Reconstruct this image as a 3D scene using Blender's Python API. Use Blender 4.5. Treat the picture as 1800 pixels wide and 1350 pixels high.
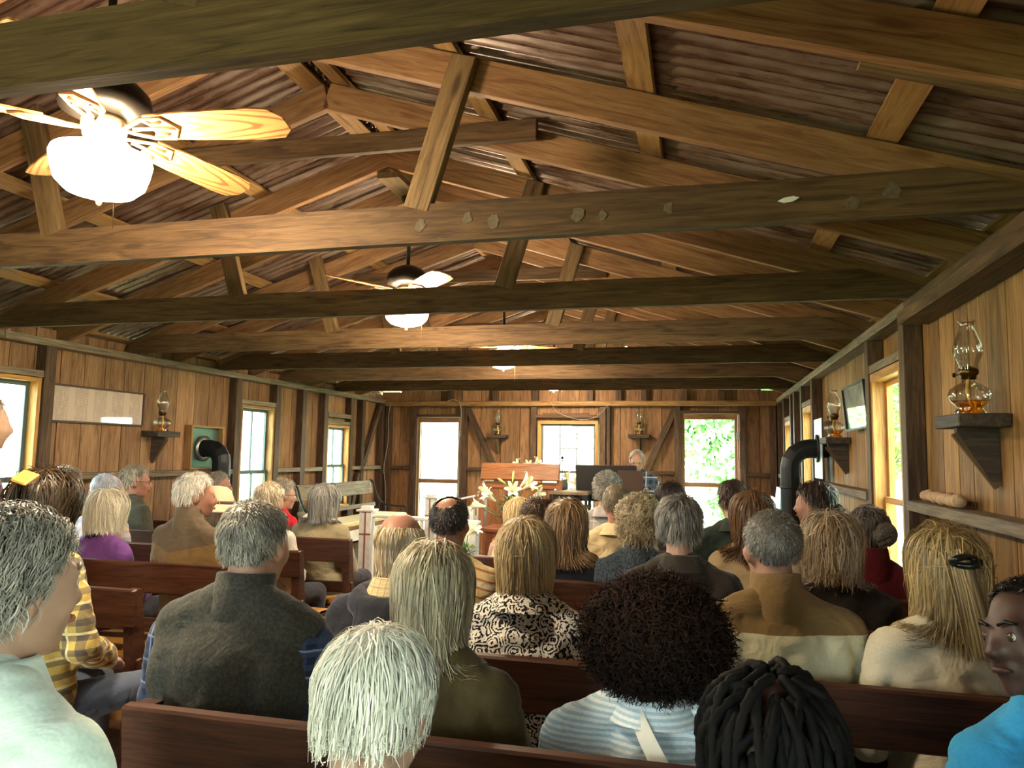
import bpy, bmesh, math, random
import numpy as np
from mathutils import Vector, Matrix, Euler, noise

random.seed(7); RNG = np.random.default_rng(7)
for o in list(bpy.data.objects): bpy.data.objects.remove(o)
SC = bpy.context.scene
COL = SC.collection
R = math.radians

# ------------------------------------------------------------------ camera
YAW, PITCH, ROLL, HC = 0.2481, 0.0949, 0.0162, 1.45
def cam_setup():
    F = Vector((-math.sin(YAW)*math.cos(PITCH), math.cos(YAW)*math.cos(PITCH), math.sin(PITCH)))
    Rv = Vector((math.cos(YAW), math.sin(YAW), 0)); U = Rv.cross(F)
    c, s = math.cos(ROLL), math.sin(ROLL)
    R2 = c*Rv + s*U; U2 = -s*Rv + c*U
    cd = bpy.data.cameras.new('camera'); cd.sensor_width = 36; cd.lens = 1301.7/1800*36
    cd.clip_start = .05; cd.clip_end = 300
    co = bpy.data.objects.new('camera', cd); COL.objects.link(co)
    M = Matrix((R2, U2, -F)).transposed().to_4x4(); M.translation = (0, 0, HC)
    co.matrix_world = M; SC.camera = co
cam_setup()

# ------------------------------------------------------------------ sky, exposure
SKY = 9.0
LAMP = 60.0
w = bpy.data.worlds.new('sky'); SC.world = w; w.use_nodes = True
w.node_tree.nodes['Background'].inputs[0].default_value = (.90, 1.0, .97, 1)
w.node_tree.nodes['Background'].inputs[1].default_value = SKY
SC.view_settings.view_transform = 'Standard'
SC.view_settings.look = 'None'
SC.view_settings.exposure = 2.1
SC.view_settings.gamma = 1.0
SC.view_settings.use_curve_mapping = False
SC.cycles.max_bounces = 8; SC.cycles.diffuse_bounces = 4; SC.cycles.transparent_max_bounces = 16
SC.cycles.caustics_reflective = False; SC.cycles.caustics_refractive = False
SC.cycles.sample_clamp_indirect = 6
def portal(c, n, sx, sy):
    l = bpy.data.lights.new('daylight_portal', 'AREA'); l.shape = 'RECTANGLE'; l.size = sx; l.size_y = sy
    l.cycles.is_portal = True
    o = bpy.data.objects.new('daylight_portal', l); COL.objects.link(o)
    o.location = c; o.rotation_euler = Vector(n).to_track_quat('-Z', 'Y').to_euler()

XR, XL, YF, YB = 1.015, -4.63, 10.455, -2.6       # inner faces of the studs
XM = -1.81; ZPB, ZPT = 2.19, 2.25                  # plate
SL = .325; ZR = 3.17                               # underside of rafters: z = ZR - SL*|x-XM|
def roofz(x, off=0): return ZR + off - SL*abs(x-XM)

# ------------------------------------------------------------------ material helpers
MATS = {}
class NB:
    def __init__(s, name, **kw):
        s.m = bpy.data.materials.new(name); s.m.use_nodes = True
        s.t = s.m.node_tree; s.n = s.t.nodes; s.b = s.n['Principled BSDF']
        for k, v in kw.items(): s.set(k, v)
    def set(s, k, v):
        k = {'rough': 'Roughness', 'metal': 'Metallic', 'col': 'Base Color', 'spec': 'Specular IOR Level', 'coat': 'Coat Weight',
             'sheen': 'Sheen Weight', 'ecol': 'Emission Color', 'estr': 'Emission Strength', 'normal': 'Normal', 'trans': 'Transmission Weight', 'sss':'Subsurface Weight'}[k]
        i = s.b.inputs[k]
        if hasattr(v, 'is_linked') or isinstance(v, bpy.types.NodeSocket): s.t.links.new(v, i)
        else: i.default_value = (*v, 1) if isinstance(v, (tuple, list)) and len(v) == 3 else v
    def node(s, typ): return s.n.new(typ)
    def put(s, i, v):
        if isinstance(v, bpy.types.NodeSocket): s.t.links.new(v, i)
        else: i.default_value = (*v, 1) if isinstance(v, (tuple, list)) and len(v) == 3 and i.type == 'RGBA' else v
    def obj(s): return s.node('ShaderNodeTexCoord').outputs['Object']
    def map(s, v, scale=(1, 1, 1), loc=(0, 0, 0), rot=(0, 0, 0)):
        n = s.n.new('ShaderNodeMapping'); s.put(n.inputs['Vector'], v); s.put(n.inputs['Scale'], scale); s.put(n.inputs['Location'], loc); s.put(n.inputs['Rotation'], rot)
        return n.outputs[0]
    def noise(s, v, scale=5, detail=4, rough=.55, dist=0):
        n = s.n.new('ShaderNodeTexNoise'); s.put(n.inputs['Vector'], v); n.inputs['Scale'].default_value = scale
        n.inputs['Detail'].default_value = detail; n.inputs['Roughness'].default_value = rough; n.inputs['Distortion'].default_value = dist
        return n.outputs['Fac']
    def ramp(s, f, stops, interp='LINEAR'):
        n = s.n.new('ShaderNodeValToRGB'); s.put(n.inputs[0], f); e = n.color_ramp.elements; n.color_ramp.interpolation = interp
        while len(e) < len(stops): e.new(.5)
        for el, (p, c) in zip(e, stops): el.position = p; el.color = (*c, 1) if len(c) == 3 else c
        return n.outputs[0]
    def mix(s, f, a, b, mode='MIX'):
        n = s.n.new('ShaderNodeMix'); n.data_type = 'RGBA'; n.blend_type = mode
        s.put(n.inputs[0], f); s.put(n.inputs[6], a); s.put(n.inputs[7], b); return n.outputs[2]
    def math(s, op, a, b=0, clamp=False):
        n = s.n.new('ShaderNodeMath'); n.operation = op; n.use_clamp = clamp; s.put(n.inputs[0], a); s.put(n.inputs[1], b); return n.outputs[0]
    def vmath(s, op, a, b=(0, 0, 0)):
        n = s.n.new('ShaderNodeVectorMath'); n.operation = op; s.put(n.inputs[0], a); s.put(n.inputs[1], b); return n.outputs[0]
    def rnd(s): return s.node('ShaderNodeObjectInfo').outputs['Random']
    def sep(s, v):
        n = s.n.new('ShaderNodeSeparateXYZ'); s.put(n.inputs[0], v); return n.outputs
    def comb(s, x, y, z):
        n = s.n.new('ShaderNodeCombineXYZ'); s.put(n.inputs[0], x); s.put(n.inputs[1], y); s.put(n.inputs[2], z); return n.outputs[0]
    def bump(s, h, strength=.3, dist=.01):
        n = s.n.new('ShaderNodeBump'); s.put(n.inputs['Height'], h); n.inputs['Strength'].default_value = strength; n.inputs['Distance'].default_value = dist
        s.set('normal', n.outputs[0])
    def hsv(s, c, h=.5, sat=1, v=1):
        n = s.n.new('ShaderNodeHueSaturation'); s.put(n.inputs['Color'], c); s.put(n.inputs['Hue'], h); s.put(n.inputs['Saturation'], sat); s.put(n.inputs['Value'], v)
        return n.outputs[0]

def C(r, g, b):      # sRGB 0-255 -> linear
    f = lambda u: u/12.92 if u <= .04045 else ((u+.055)/1.055)**2.4
    return (f(r/255), f(g/255), f(b/255))

def wood(name, dark, mid, light, rough=.65, var=.5, grain=1.0, stain=.4, knots=True, spec=.35):
    b = NB(name, rough=rough, spec=spec)
    r = b.rnd()
    off = b.comb(b.math('MULTIPLY', r, 37), b.math('MULTIPLY', r, 11), b.math('MULTIPLY', r, 71))
    v = b.vmath('ADD', b.obj(), off)
    g = b.noise(b.map(v, (.9, 11*grain, 11*grain)), 3.2, 5, .6, 1.2)
    fine = b.noise(b.map(v, (2.5, 90*grain, 90*grain)), 3, 3, .6)
    st = b.noise(b.map(v, (.5, 2.2, 2.2)), 1.6, 3, .5)
    c = b.ramp(g, [(.28, dark), (.48, mid), (.72, light)])
    c = b.mix(.55, c, b.mix(1.0, c, b.ramp(fine, [(.3, (.5, .5, .5)), (.65, (1.1, 1.1, 1.1))]), 'MULTIPLY'))
    c = b.mix(b.math('MULTIPLY', b.ramp(st, [(.42, (1, 1, 1)), (.6, (0, 0, 0))]), stain), c, b.mix(1.0, c, (.45, .4, .36), 'MULTIPLY'))
    if knots:
        vo = b.node('ShaderNodeTexVoronoi'); b.put(vo.inputs['Vector'], b.map(v, (1.1, 4.2, 4.2))); vo.inputs['Scale'].default_value = 1.5
        k = b.ramp(vo.outputs['Distance'], [(.05, (1, 1, 1)), (.12, (0, 0, 0))])
        c = b.mix(k, c, dark)
    val = b.math('ADD', b.math('MULTIPLY', r, var), 1-var/2)
    b.set('col', b.hsv(c, .5, 1, val))
    b.bump(b.math('ADD', g, b.math('MULTIPLY', fine, .6)), .25, .004)
    return b.m
def plain(name, col, rough=.6, metal=0, spec=.4, **kw):
    return NB(name, col=col, rough=rough, metal=metal, spec=spec, **kw).m
def speck(name, c1, c2, scale=40, rough=.7, bump=.1, **kw):
    b = NB(name, rough=rough, **kw); f = b.noise(b.obj(), scale, 4)
    b.set('col', b.ramp(f, [(.35, c1), (.65, c2)])); b.bump(f, bump, .003); return b.m
def thin_glass(name, tint=(1, 1, 1), gloss=.06, rough=.0):
    m = bpy.data.materials.new(name); m.use_nodes = True; t = m.node_tree; t.nodes.clear()
    o = t.nodes.new('ShaderNodeOutputMaterial'); mx = t.nodes.new('ShaderNodeMixShader'); tr = t.nodes.new('ShaderNodeBsdfTransparent'); gl = t.nodes.new('ShaderNodeBsdfGlossy')
    tr.inputs[0].default_value = (*tint, 1); gl.inputs['Roughness'].default_value = rough
    lw = t.nodes.new('ShaderNodeLayerWeight'); lw.inputs[0].default_value = .35
    ma = t.nodes.new('ShaderNodeMath'); ma.operation = 'MULTIPLY_ADD'; ma.inputs[1].default_value = .55; ma.inputs[2].default_value = gloss
    t.links.new(lw.outputs['Fresnel'], ma.inputs[0]); t.links.new(ma.outputs[0], mx.inputs[0])
    t.links.new(tr.outputs[0], mx.inputs[1]); t.links.new(gl.outputs[0], mx.inputs[2]); t.links.new(mx.outputs[0], o.inputs[0])
    return m

M_PLANK = wood('plank_wood', C(106, 76, 52), C(152, 114, 80), C(178, 140, 104), var=.45, stain=.5)
M_PLANKR = wood('plank_wood_yellow', C(104, 74, 38), C(152, 114, 64), C(182, 142, 86), var=.4, stain=.6)
M_PLANKF = wood('plank_wood_far', C(102, 72, 46), C(146, 108, 74), C(170, 132, 94), var=.45, stain=.5)
M_STUD = wood('stud_wood', C(52, 36, 26), C(82, 62, 46), C(112, 88, 68), var=.4)
M_RAIL = wood('weathered_rail_wood', C(88, 76, 62), C(130, 115, 96), C(160, 146, 124), var=.3, grain=1.4)
M_BEAM = wood('old_beam_wood', C(62, 44, 28), C(96, 72, 47), C(120, 94, 64), var=.35, stain=.5, rough=.75)
M_STRUT = wood('strut_wood', C(70, 54, 34), C(116, 92, 60), C(140, 114, 78), var=.3)
M_RAFTER = wood('new_rafter_wood', C(116, 78, 50), C(150, 110, 74), C(174, 134, 96), var=.3, stain=.35)
M_PURLIN = wood('purlin_wood', C(128, 94, 54), C(168, 130, 80), C(190, 152, 100), var=.3)
M_TRIM = wood('new_window_wood', C(150, 100, 46), C(196, 142, 72), C(214, 164, 92), var=.2, stain=.2, rough=.5)
M_SHELF = wood('dark_shelf_wood', C(46, 38, 32), C(70, 60, 52), C(96, 84, 74), var=.3)
M_PEW = wood('dark_pew_wood', C(48, 26, 18), C(78, 46, 32), C(98, 62, 44), var=.3, rough=.45, stain=.5)
M_PULPIT = wood('pulpit_wood', C(112, 66, 36), C(156, 98, 58), C(178, 120, 76), var=.15, rough=.45)
M_TABLE = wood('table_wood', C(104, 54, 30), C(146, 82, 48), C(166, 102, 64), var=.15, rough=.4)
M_FLOOR = wood('floor_wood', C(80, 54, 34), C(120, 84, 54), C(146, 108, 74), var=.3)
M_SASH = plain('dark_sash_paint', C(74, 92, 92), .5)
M_GLASS = thin_glass('window_glass', (.96, 1, .98))
M_LGLASS = thin_glass('lamp_glass', (.93, .95, .93), .10)
M_OIL = thin_glass('lamp_oil', C(255, 205, 70), .05)
M_BRASS = plain('burner_brass', C(96, 74, 40), .35, 1.0)
M_BLACK = plain('black_iron', C(26, 27, 28), .5, .2)
M_PIPE = plain('stove_pipe_black', C(30, 33, 36), .42, .3)
M_WHITE = speck('white_paint', C(212, 214, 212), C(236, 236, 232), 14, .5, .05)
M_BRONZE = plain('fan_bronze', C(46, 40, 34), .4, .6)
M_IRONB = plain('blade_bracket', C(140, 118, 90), .45, .1)
M_CLOTHGOLD = speck('gold_cushion_cloth', C(150, 104, 40), C(186, 136, 62), 9, .6, .1, sheen=.2)
M_CLOTHPALE = speck('pale_cushion_cloth', C(206, 190, 140), C(226, 212, 166), 9, .7, .1)

def rust_mat():
    b = NB('rusty_corrugated_iron', rough=.42, metal=.25, spec=.6)
    v = b.obj()
    n1 = b.noise(b.map(v, (1, 1, 1)), 3, 6, .65); n2 = b.noise(b.map(v, (2, 26, 2)), 2.2, 5, .6)
    band = b.math('SINE', b.math('MULTIPLY', b.sep(v)[1], 2*math.pi/.072))     # rust and worn zinc in bands, which also paint in the corrugations' light and shade
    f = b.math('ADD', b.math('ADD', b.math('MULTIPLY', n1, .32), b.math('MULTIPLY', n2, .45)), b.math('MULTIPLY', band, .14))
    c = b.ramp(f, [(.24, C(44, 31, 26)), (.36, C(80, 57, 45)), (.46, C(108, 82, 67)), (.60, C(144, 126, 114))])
    b.set('col', c); b.set('rough', b.ramp(n2, [(.35, (.22,)*3), (.7, (.5,)*3)])); b.bump(n1, .3, .004)
    return b.m
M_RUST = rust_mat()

# ------------------------------------------------------------------ geometry helpers
def tag(o, label=None, cat=None, group=None, kind=None):
    for k, v in (('label', label), ('category', cat), ('group', group), ('kind', kind)):
        if v: o[k] = v
    return o
def link(name, me, parent=None, mat=None):
    o = bpy.data.objects.new(name, me); COL.objects.link(o)
    if parent: o.parent = parent
    if mat and me is not None and not me.materials: me.materials.append(mat)
    return o
def empty(name, loc=(0, 0, 0), rz=0, **kw):
    o = bpy.data.objects.new(name, None); COL.objects.link(o); o.location = loc; o.rotation_euler = (0, 0, rz); o.empty_display_size = .1
    return tag(o, **kw)
def mesh_np(name, V, F, mat=None, smooth=False):
    """V (n,3); F list of arrays of equal-size polygons"""
    me = bpy.data.meshes.new(name); V = np.asarray(V, np.float32)
    if not isinstance(F, list): F = [F]
    F = [np.asarray(f, np.int32) for f in F if len(f)]
    me.vertices.add(len(V)); me.vertices.foreach_set('co', V.ravel())
    loops = np.concatenate([f.ravel() for f in F]); sizes = np.concatenate([np.full(len(f), f.shape[1], np.int32) for f in F])
    me.loops.add(len(loops)); me.loops.foreach_set('vertex_index', loops)
    me.polygons.add(len(sizes)); me.polygons.foreach_set('loop_start', np.concatenate([[0], np.cumsum(sizes)[:-1]]).astype(np.int32))
    me.polygons.foreach_set('loop_total', sizes)
    me.polygons.foreach_set('use_smooth', np.full(len(sizes), bool(smooth)))
    me.update(calc_edges=True); me.validate()
    if mat: me.materials.append(mat)
    return me
BOXC = {}
def box_mesh(l, w, t, mat, bev=0):
    k = (round(l, 3), round(w, 3), round(t, 3), mat.name, bev)
    if k in BOXC: return BOXC[k]
    bm = bmesh.new(); bmesh.ops.create_cube(bm, size=1); bmesh.ops.scale(bm, vec=(l, w, t), verts=bm.verts)
    if bev: bmesh.ops.bevel(bm, geom=bm.edges[:], offset=bev, segments=1, affect='EDGES')
    me = bpy.data.meshes.new('board'); bm.to_mesh(me); bm.free(); me.materials.append(mat); BOXC[k] = me
    return me
RZ90 = Matrix.Rotation(R(90), 4, 'Z'); RYX = Matrix.Rotation(R(-90), 4, 'Y')
def box(name, lo, hi, mat, parent=None, bev=0, pre=None):
    """axis aligned board in the parent's frame, its grain along the longest side"""
    lo = Vector(lo); hi = Vector(hi); c = (lo+hi)/2; d = [abs(a) for a in (hi-lo)]
    k = d.index(max(d))
    if k == 0: me = box_mesh(d[0], d[1], d[2], mat, bev); M = Matrix.Identity(4)
    elif k == 1: me = box_mesh(d[1], d[0], d[2], mat, bev); M = RZ90
    else: me = box_mesh(d[2], d[1], d[0], mat, bev); M = RYX
    o = link(name, me, parent); M = Matrix.Translation(c) @ M; o.matrix_local = pre @ M if pre is not None else M
    return o
def beam(name, p0, p1, wdt, thk, up, mat, parent=None, bev=0):
    """board from p0 to p1; wdt measured along 'up', thk across"""
    p0 = Vector(p0); p1 = Vector(p1); x = (p1-p0); L = x.length; x.normalize()
    z = Vector(up); z = (z-x*z.dot(x)).normalized(); y = z.cross(x)
    me = box_mesh(L, thk, wdt, mat, bev); o = link(name, me, parent)
    M = Matrix((x, y, z)).transposed().to_4x4(); M.translation = (p0+p1)/2; o.matrix_local = M
    return o
def lathe(prof, n=24, cap=False):
    a = np.linspace(0, 2*np.pi, n, endpoint=False); P = np.array(prof, float)
    V = np.stack([P[:, 0, None]*np.cos(a), P[:, 0, None]*np.sin(a), np.repeat(P[:, 1, None], n, 1)], -1).reshape(-1, 3)
    i = np.arange(len(P)-1)[:, None]*n; j = np.arange(n)[None]; j2 = (j+1) % n
    F = np.stack([i+j, i+j2, i+n+j2, i+n+j], -1).reshape(-1, 4)
    return V, F
def lathe_obj(name, prof, mat, parent, loc=(0, 0, 0), n=24, smooth=True, rot=None):
    V, F = lathe(prof, n); o = link(name, mesh_np(name, V, F, mat, smooth), parent); o.location = loc
    if rot: o.rotation_euler = rot
    return o
def tube(pts, r, n=8, closed=False, rs=None, caps=True):
    P = np.array(pts, float); m = len(P); T = np.gradient(P, axis=0); T /= np.linalg.norm(T, axis=1)[:, None]+1e-9
    up = np.array([0, 0, 1.]) if abs(T[0][2]) < .9 else np.array([1., 0, 0]); N = np.zeros_like(P)
    for i in range(m):
        u = up-T[i]*(up@T[i]); u /= np.linalg.norm(u)+1e-9; N[i] = u; up = u
    B = np.cross(T, N); a = np.linspace(0, 2*np.pi, n, endpoint=False); rr = np.full(m, r) if rs is None else np.array(rs)
    V = (P[:, None]+rr[:, None, None]*(np.cos(a)[None, :, None]*N[:, None]+np.sin(a)[None, :, None]*B[:, None])).reshape(-1, 3)
    i = np.arange(m-1)[:, None]*n; j = np.arange(n)[None]; j2 = (j+1) % n
    F = [np.stack([i+j, i+j2, i+n+j2, i+n+j], -1).reshape(-1, 4)]
    if caps: F.append(np.array([list(range(n))[::-1], [(m-1)*n+k for k in range(n)]]))
    return V, F
def tube_obj(name, pts, r, mat, parent=None, n=8, rs=None, smooth=True):
    V, F = tube(pts, r, n, rs=rs); return link(name, mesh_np(name, V, F, mat, smooth), parent)
def prism(name, poly, t, mat, parent=None, M=None):
    """polygon (x,z) extruded by +-t/2 in y"""
    n = len(poly); V = [(x, -t/2, z) for x, z in poly]+[(x, t/2, z) for x, z in poly]
    F = [np.array([[i, (i+1) % n, n+(i+1) % n, n+i] for i in range(n)])]
    me = bpy.data.meshes.new(name); me.from_pydata(V, [], [list(range(n)), list(range(2*n-1, n-1, -1))]+F[0].tolist()); me.materials.append(mat)
    bm = bmesh.new(); bm.from_mesh(me); bmesh.ops.recalc_face_normals(bm, faces=bm.faces); bm.to_mesh(me); bm.free()
    o = link(name, me, parent)
    if M is not None: o.matrix_local = M
    return o
def curve_pts(ctrl, n=24):
    """Catmull-Rom through control points"""
    P = [np.array(p, float) for p in ctrl]; P = [2*P[0]-P[1]]+P+[2*P[-1]-P[-2]]; out = []
    k = max(2, n//(len(P)-3))
    for i in range(1, len(P)-2):
        for t in np.linspace(0, 1, k, endpoint=False):
            a, b, c, d = P[i-1:i+3]
            out.append(.5*((2*b)+(-a+c)*t+(2*a-5*b+4*c-d)*t*t+(-a+3*b-3*c+d)*t**3))
    out.append(P[-2]); return out
def copy_tree(o, parent=None):
    c = o.copy(); COL.objects.link(c)
    if parent: c.parent = parent; c.matrix_parent_inverse = o.matrix_parent_inverse
    for ch in list(o.children): copy_tree(ch, c)
    return c

# ------------------------------------------------------------------ the building
def mapR(u, d, z): return (XR+d, u, z)
def mapL(u, d, z): return (XL-d, u, z)
def mapF(u, d, z): return (u, YF+d, z)
def mapB(u, d, z): return (u, YB-d, z)
def wb(name, mp, u0, u1, d0, d1, z0, z1, mat, parent, bev=0):
    a = mp(u0, d0, z0); b = mp(u1, d1, z1)
    return box(name, [min(p, q) for p, q in zip(a, b)], [max(p, q) for p, q in zip(a, b)], mat, parent, bev)
PD0, PD1 = .09, .112
def build_wall(wall, mp, u0, u1, ops, ztop, wmin, wmax, mat, zb=0.0):
    pts = sorted({u0, u1, *[o[0] for o in ops], *[o[1] for o in ops]})
    for a, b in zip(pts, pts[1:]):
        if b-a < 1e-4: continue
        n = max(1, round((b-a)/random.uniform(wmin, wmax))); ed = [a]
        for i in range(1, n): ed.append(a+(b-a)*i/n+random.uniform(-.018, .018))
        ed.append(b)
        for p, q in zip(ed, ed[1:]):
            m = (p+q)/2; rg = [(zb, ztop(m))]
            for o0, o1, z0, z1 in ops:
                if o0-1e-4 <= m <= o1+1e-4: rg = [(zb, z0), (z1, ztop(m))]
            for z0, z1 in rg:
                if z1-z0 < .03: continue
                j = random.uniform(0, .004)
                wb('plank', mp, p+.004, q-.004, PD0+j, PD1+j, z0, z1, mat, wall)
                wb('batten', mp, q-.03, q+.03, PD1+.005, PD1+.02, z0, z1, M_STUD, wall)
def studs(wall, mp, us, z1=ZPB, w_=.095, z0=0):
    for u in us: wb('stud', mp, u-w_/2, u+w_/2, 0, PD0, z0, z1, M_STUD, wall, .003)
def rails(wall, mp, segs, z=1.205, h=.05, mat=M_RAIL, d0=0):
    for a, b in segs: wb('rail', mp, a, b, d0, PD0, z, z+h, mat, wall, .003)

floor = empty('floor', kind='structure')
x = -4.76
while x < 1.13:
    wd = .145; box('plank', (x+.002, YB-.1, -.03), (min(x+wd, 1.15)-.002, 10.57, 0), M_FLOOR, floor); x += wd
plat = empty('platform_floor', kind='structure')
y = 6.9
while y < 10.4:
    box('plank', (-4.62, y+.002, .17), (1.01, min(y+.16, 10.455)-.002, .2), M_FLOOR, plat); y += .16
box('riser', (-4.62, 6.9, 0), (1.01, 6.93, .17), M_FLOOR, plat)

WR = [(-.5, .2, .55, 1.97), (4.24, 4.95, .55, 1.975), (7.42, 8.05, .55, 1.965), (9.08, 9.68, .6, 1.90)]
WL = [(-1.4, -.7, .55, 1.95), (3.70, 4.37, .55, 1.95), (6.82, 7.45, .55, 1.93), (8.69, 9.31, .72, 1.80)]
WF = [(-4.11, -3.43, .2, 1.985), (-2.26, -1.385, .58, 1.94), (-.23, .505, .2, 2.045)]
wall_r = empty('wall_right', kind='structure'); wall_l = empty('wall_left', kind='structure'); wall_f = empty('wall_far', kind='structure'); wall_b = empty('wall_back', kind='structure')
zt = lambda u: 2.33
build_wall(wall_r, mapR, YB, 10.56, WR, zt, .15, .21, M_PLANKR)
build_wall(wall_l, mapL, YB, 10.56, WL, zt, .22, .29, M_PLANK)
build_wall(wall_f, mapF, XL-.1, XR+.1, WF, lambda u: roofz(u, .10), .25, .31, M_PLANKF)
build_wall(wall_b, mapB, XL-.1, XR+.1, [(-2.3, -1.3, 0, 2.05)], lambda u: roofz(u, .10), .25, .31, M_PLANKF)
studs(wall_r, mapR, [-2.5, -1.5, -.56, .26, 1.31, 2.4, 4.17, 5.0, 7.36, 8.11, 8.7, 9.03, 9.75, 10.4])
studs(wall_l, mapL, [-2.5, -1.46, -.64, .5, 1.6, 2.6, 3.64, 4.43, 6.75, 7.5, 8.08, 8.62, 9.36, 9.72, 10.4])
studs(wall_f, mapF, [-4.58, -4.17, -3.37, -2.32, -1.32, -.29, .57, .96], w_=.085)
studs(wall_f, mapF, [-1.24], w_=.05)
studs(wall_b, mapB, [-4.5, -3.6, -2.36, -1.24, 0, .95])
for mp, wall, side in ((mapR, wall_r, 1), (mapL, wall_l, 0)):
    for a, b in ((YB-.1, 1.4), (1.4, 4.03), (4.03, 7.3), (7.3, 10.46)):
        dz = random.uniform(-.006, .006); wb('top_plate', mp, a, b, -.012+dz, .11, ZPB, ZPT+dz, M_RAIL if a > 4 or not side else M_BEAM, wall, .004)
    if side: wb('plate_splice', mp, 1.0, 4.02, -.05, .10, ZPB-.065, ZPB-.002, M_BEAM, wall, .006)
wb('top_plate', mapF, XL, XR, -.05, .02, 2.15, 2.225, M_PURLIN, wall_f, .012)
wb('top_plate', mapB, XL, XR, -.0, .08, 2.15, 2.225, M_PURLIN, wall_b)
rails(wall_r, mapR, [(2.45, 4.12), (1.36, 2.35), (5.05, 7.31), (8.16, 8.65), (9.8, 10.35)], d0=-.012)
rails(wall_l, mapL, [(4.48, 6.70), (7.55, 8.03), (8.13, 8.57), (9.41, 9.67), (9.77, 10.35), (2.65, 3.59)])
rails(wall_f, mapF, [(-4.53, -4.22), (-3.32, -2.37), (-1.2, -.34), (.62, .91)], mat=M_STUD)
# headers above the windows and doors
for mp, wall, ops, st in ((mapR, wall_r, WR, .05), (mapL, wall_l, WL, .05)):
    for o in ops: wb('header', mp, o[0]-.01, o[1]+.01, .005, PD0, o[3]+.005, o[3]+.055, M_RAIL, wall, .003)
wb('header', mapF, -4.13, -3.41, .0, PD0, 1.99, 2.03, M_STUD, wall_f); wb('header', mapF, -.25, .53, .0, PD0, 2.05, 2.09, M_STUD, wall_f)
wb('header', mapF, -2.28, -1.365, .0, PD0, 1.985, 2.03, M_STUD, wall_f); wb('ledge_board', mapF, -2.18, -1.5, -.03, .0, 2.035, 2.05, M_STUD, wall_f)
wb('window_apron', mapL, 8.68, 9.32, .0, .09, 1.90, 1.955, M_RAIL, wall_l)
# diagonal braces
def brace(wall, mp, u0, z0, u1, z1, mat=M_STUD):
    beam('brace', mp(u0, .03, z0), mp(u1, .03, z1), .085, .04, (0, 0, 1), mat, wall)
brace(wall_f, mapF, -3.33, 2.13, -2.9, 1.25); brace(wall_f, mapF, -2.9, 1.2, -2.4, .3)
brace(wall_f, mapF, -.33, 2.1, -.72, 1.25); brace(wall_f, mapF, -.72, 1.2, -1.15, .4)
brace(wall_l, mapL, 10.33, 2.15, 9.8, 1.27); brace(wall_l, mapL, 9.67, 1.15, 9.4, .5)
# ----- windows and doors
def window(n, mp, o, cols=2, rows=1, mat=M_TRIM, sash=M_SASH, norm=(1, 0, 0), cas=.03):
    u0, u1, z0, z1 = o; t = empty('window_%d' % n, kind='structure')
    c = cas
    wb('jamb', mp, u0, u0+c, .012, .125, z0, z1, mat, t); wb('jamb', mp, u1-c, u1, .012, .125, z0, z1, mat, t)
    wb('head', mp, u0, u1, .010, .126, z1-c, z1, mat, t); wb('sill', mp, u0-.0, u1+.0, -.015, .14, z0, z0+.03, mat, t)
    zm = (z0+z1)/2 if z0 > .65 else 1.215
    s = .032
    for k, (a, b, d) in enumerate(((zm-.02, z1-c, .085), (z0+.03, zm+.02, .062))):
        ua, ub = u0+c, u1-c
        wb('sash_stile', mp, ua, ua+s, d, d+.025, a, b, sash, t); wb('sash_stile', mp, ub-s, ub, d, d+.025, a, b, sash, t)
        wb('sash_rail', mp, ua+s, ub-s, d, d+.025, b-s, b, sash, t); wb('sash_rail', mp, ua+s, ub-s, d, d+.025, a, a+s*1.2, sash, t)
        for i in range(1, cols):
            uu = ua+s+(ub-ua-2*s)*i/cols; wb('muntin', mp, uu-.008, uu+.008, d+.003, d+.022, a+s*1.2, b-s, sash, t)
        for i in range(1, rows):
            zz = a+s+(b-a-2*s)*i/rows; wb('muntin', mp, ua+s, ub-s, d+.004, d+.021, zz-.008, zz+.008, sash, t)
        for i in range(cols):
            for j in range(rows):
                pa = ua+s+(ub-ua-2*s)*i/cols; pb = ua+s+(ub-ua-2*s)*(i+1)/cols; qa = a+s+(b-a-2*s)*j/rows; qb = a+s+(b-a-2*s)*(j+1)/rows
                wb('pane', mp, pa, pb, d+.011, d+.014, qa, qb, M_GLASS, t)
    portal(mp((u0+u1)/2, .15, (z0+z1)/2), norm, (u1-u0), (z1-z0))
    return t
k = 1
for i, o in enumerate(WR): window(k, mapR, o, 1, 1, M_TRIM, M_TRIM, (-1, 0, 0), .05 if i > 0 else .03); k += 1
for i, o in enumerate(WL): window(k, mapL, o, 2, 1, M_TRIM if i != 2 else M_PURLIN, M_SASH, (1, 0, 0)); k += 1
window(k, mapF, WF[1], 3, 2, M_TRIM, plain('grey_sash_paint', C(104, 108, 104), .5), (0, -1, 0), .04)
def door(n, o, zmid):
    u0, u1, z0, z1 = o; t = empty('door_%d' % n, kind='structure'); mp = mapF; s = .04
    for a, b in ((u0, u0+s), (u1-s, u1)): wb('stile', mp, a, b, .03, .07, z0, z1, M_PLANKF, t)
    for a, b in ((z1-.075, z1), (zmid-.03, zmid+.03), (z0, z0+.12)): wb('cross_rail', mp, u0+s, u1-s, .032, .068, a, b, M_PLANKF, t)
    wb('pane', mp, u0+s, u1-s, .049, .052, zmid+.03, z1-.075, M_GLASS, t); wb('pane', mp, u0+s, u1-s, .049, .052, z0+.12, zmid-.03, M_GLASS, t)
    h = wb('hinge', mp, u1-.02, u1+.045, .012, .03, 1.70, 1.79, plain('hinge_steel_%d' % n, C(170, 176, 180), .35, .9), t)
    wb('hinge', mp, u1-.02, u1+.045, .012, .03, .5, .59, h.data.materials[0], t)
    portal(mp((u0+u1)/2, .15, (z0+z1)/2), (0, -1, 0), (u1-u0), (z1-z0))
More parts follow.
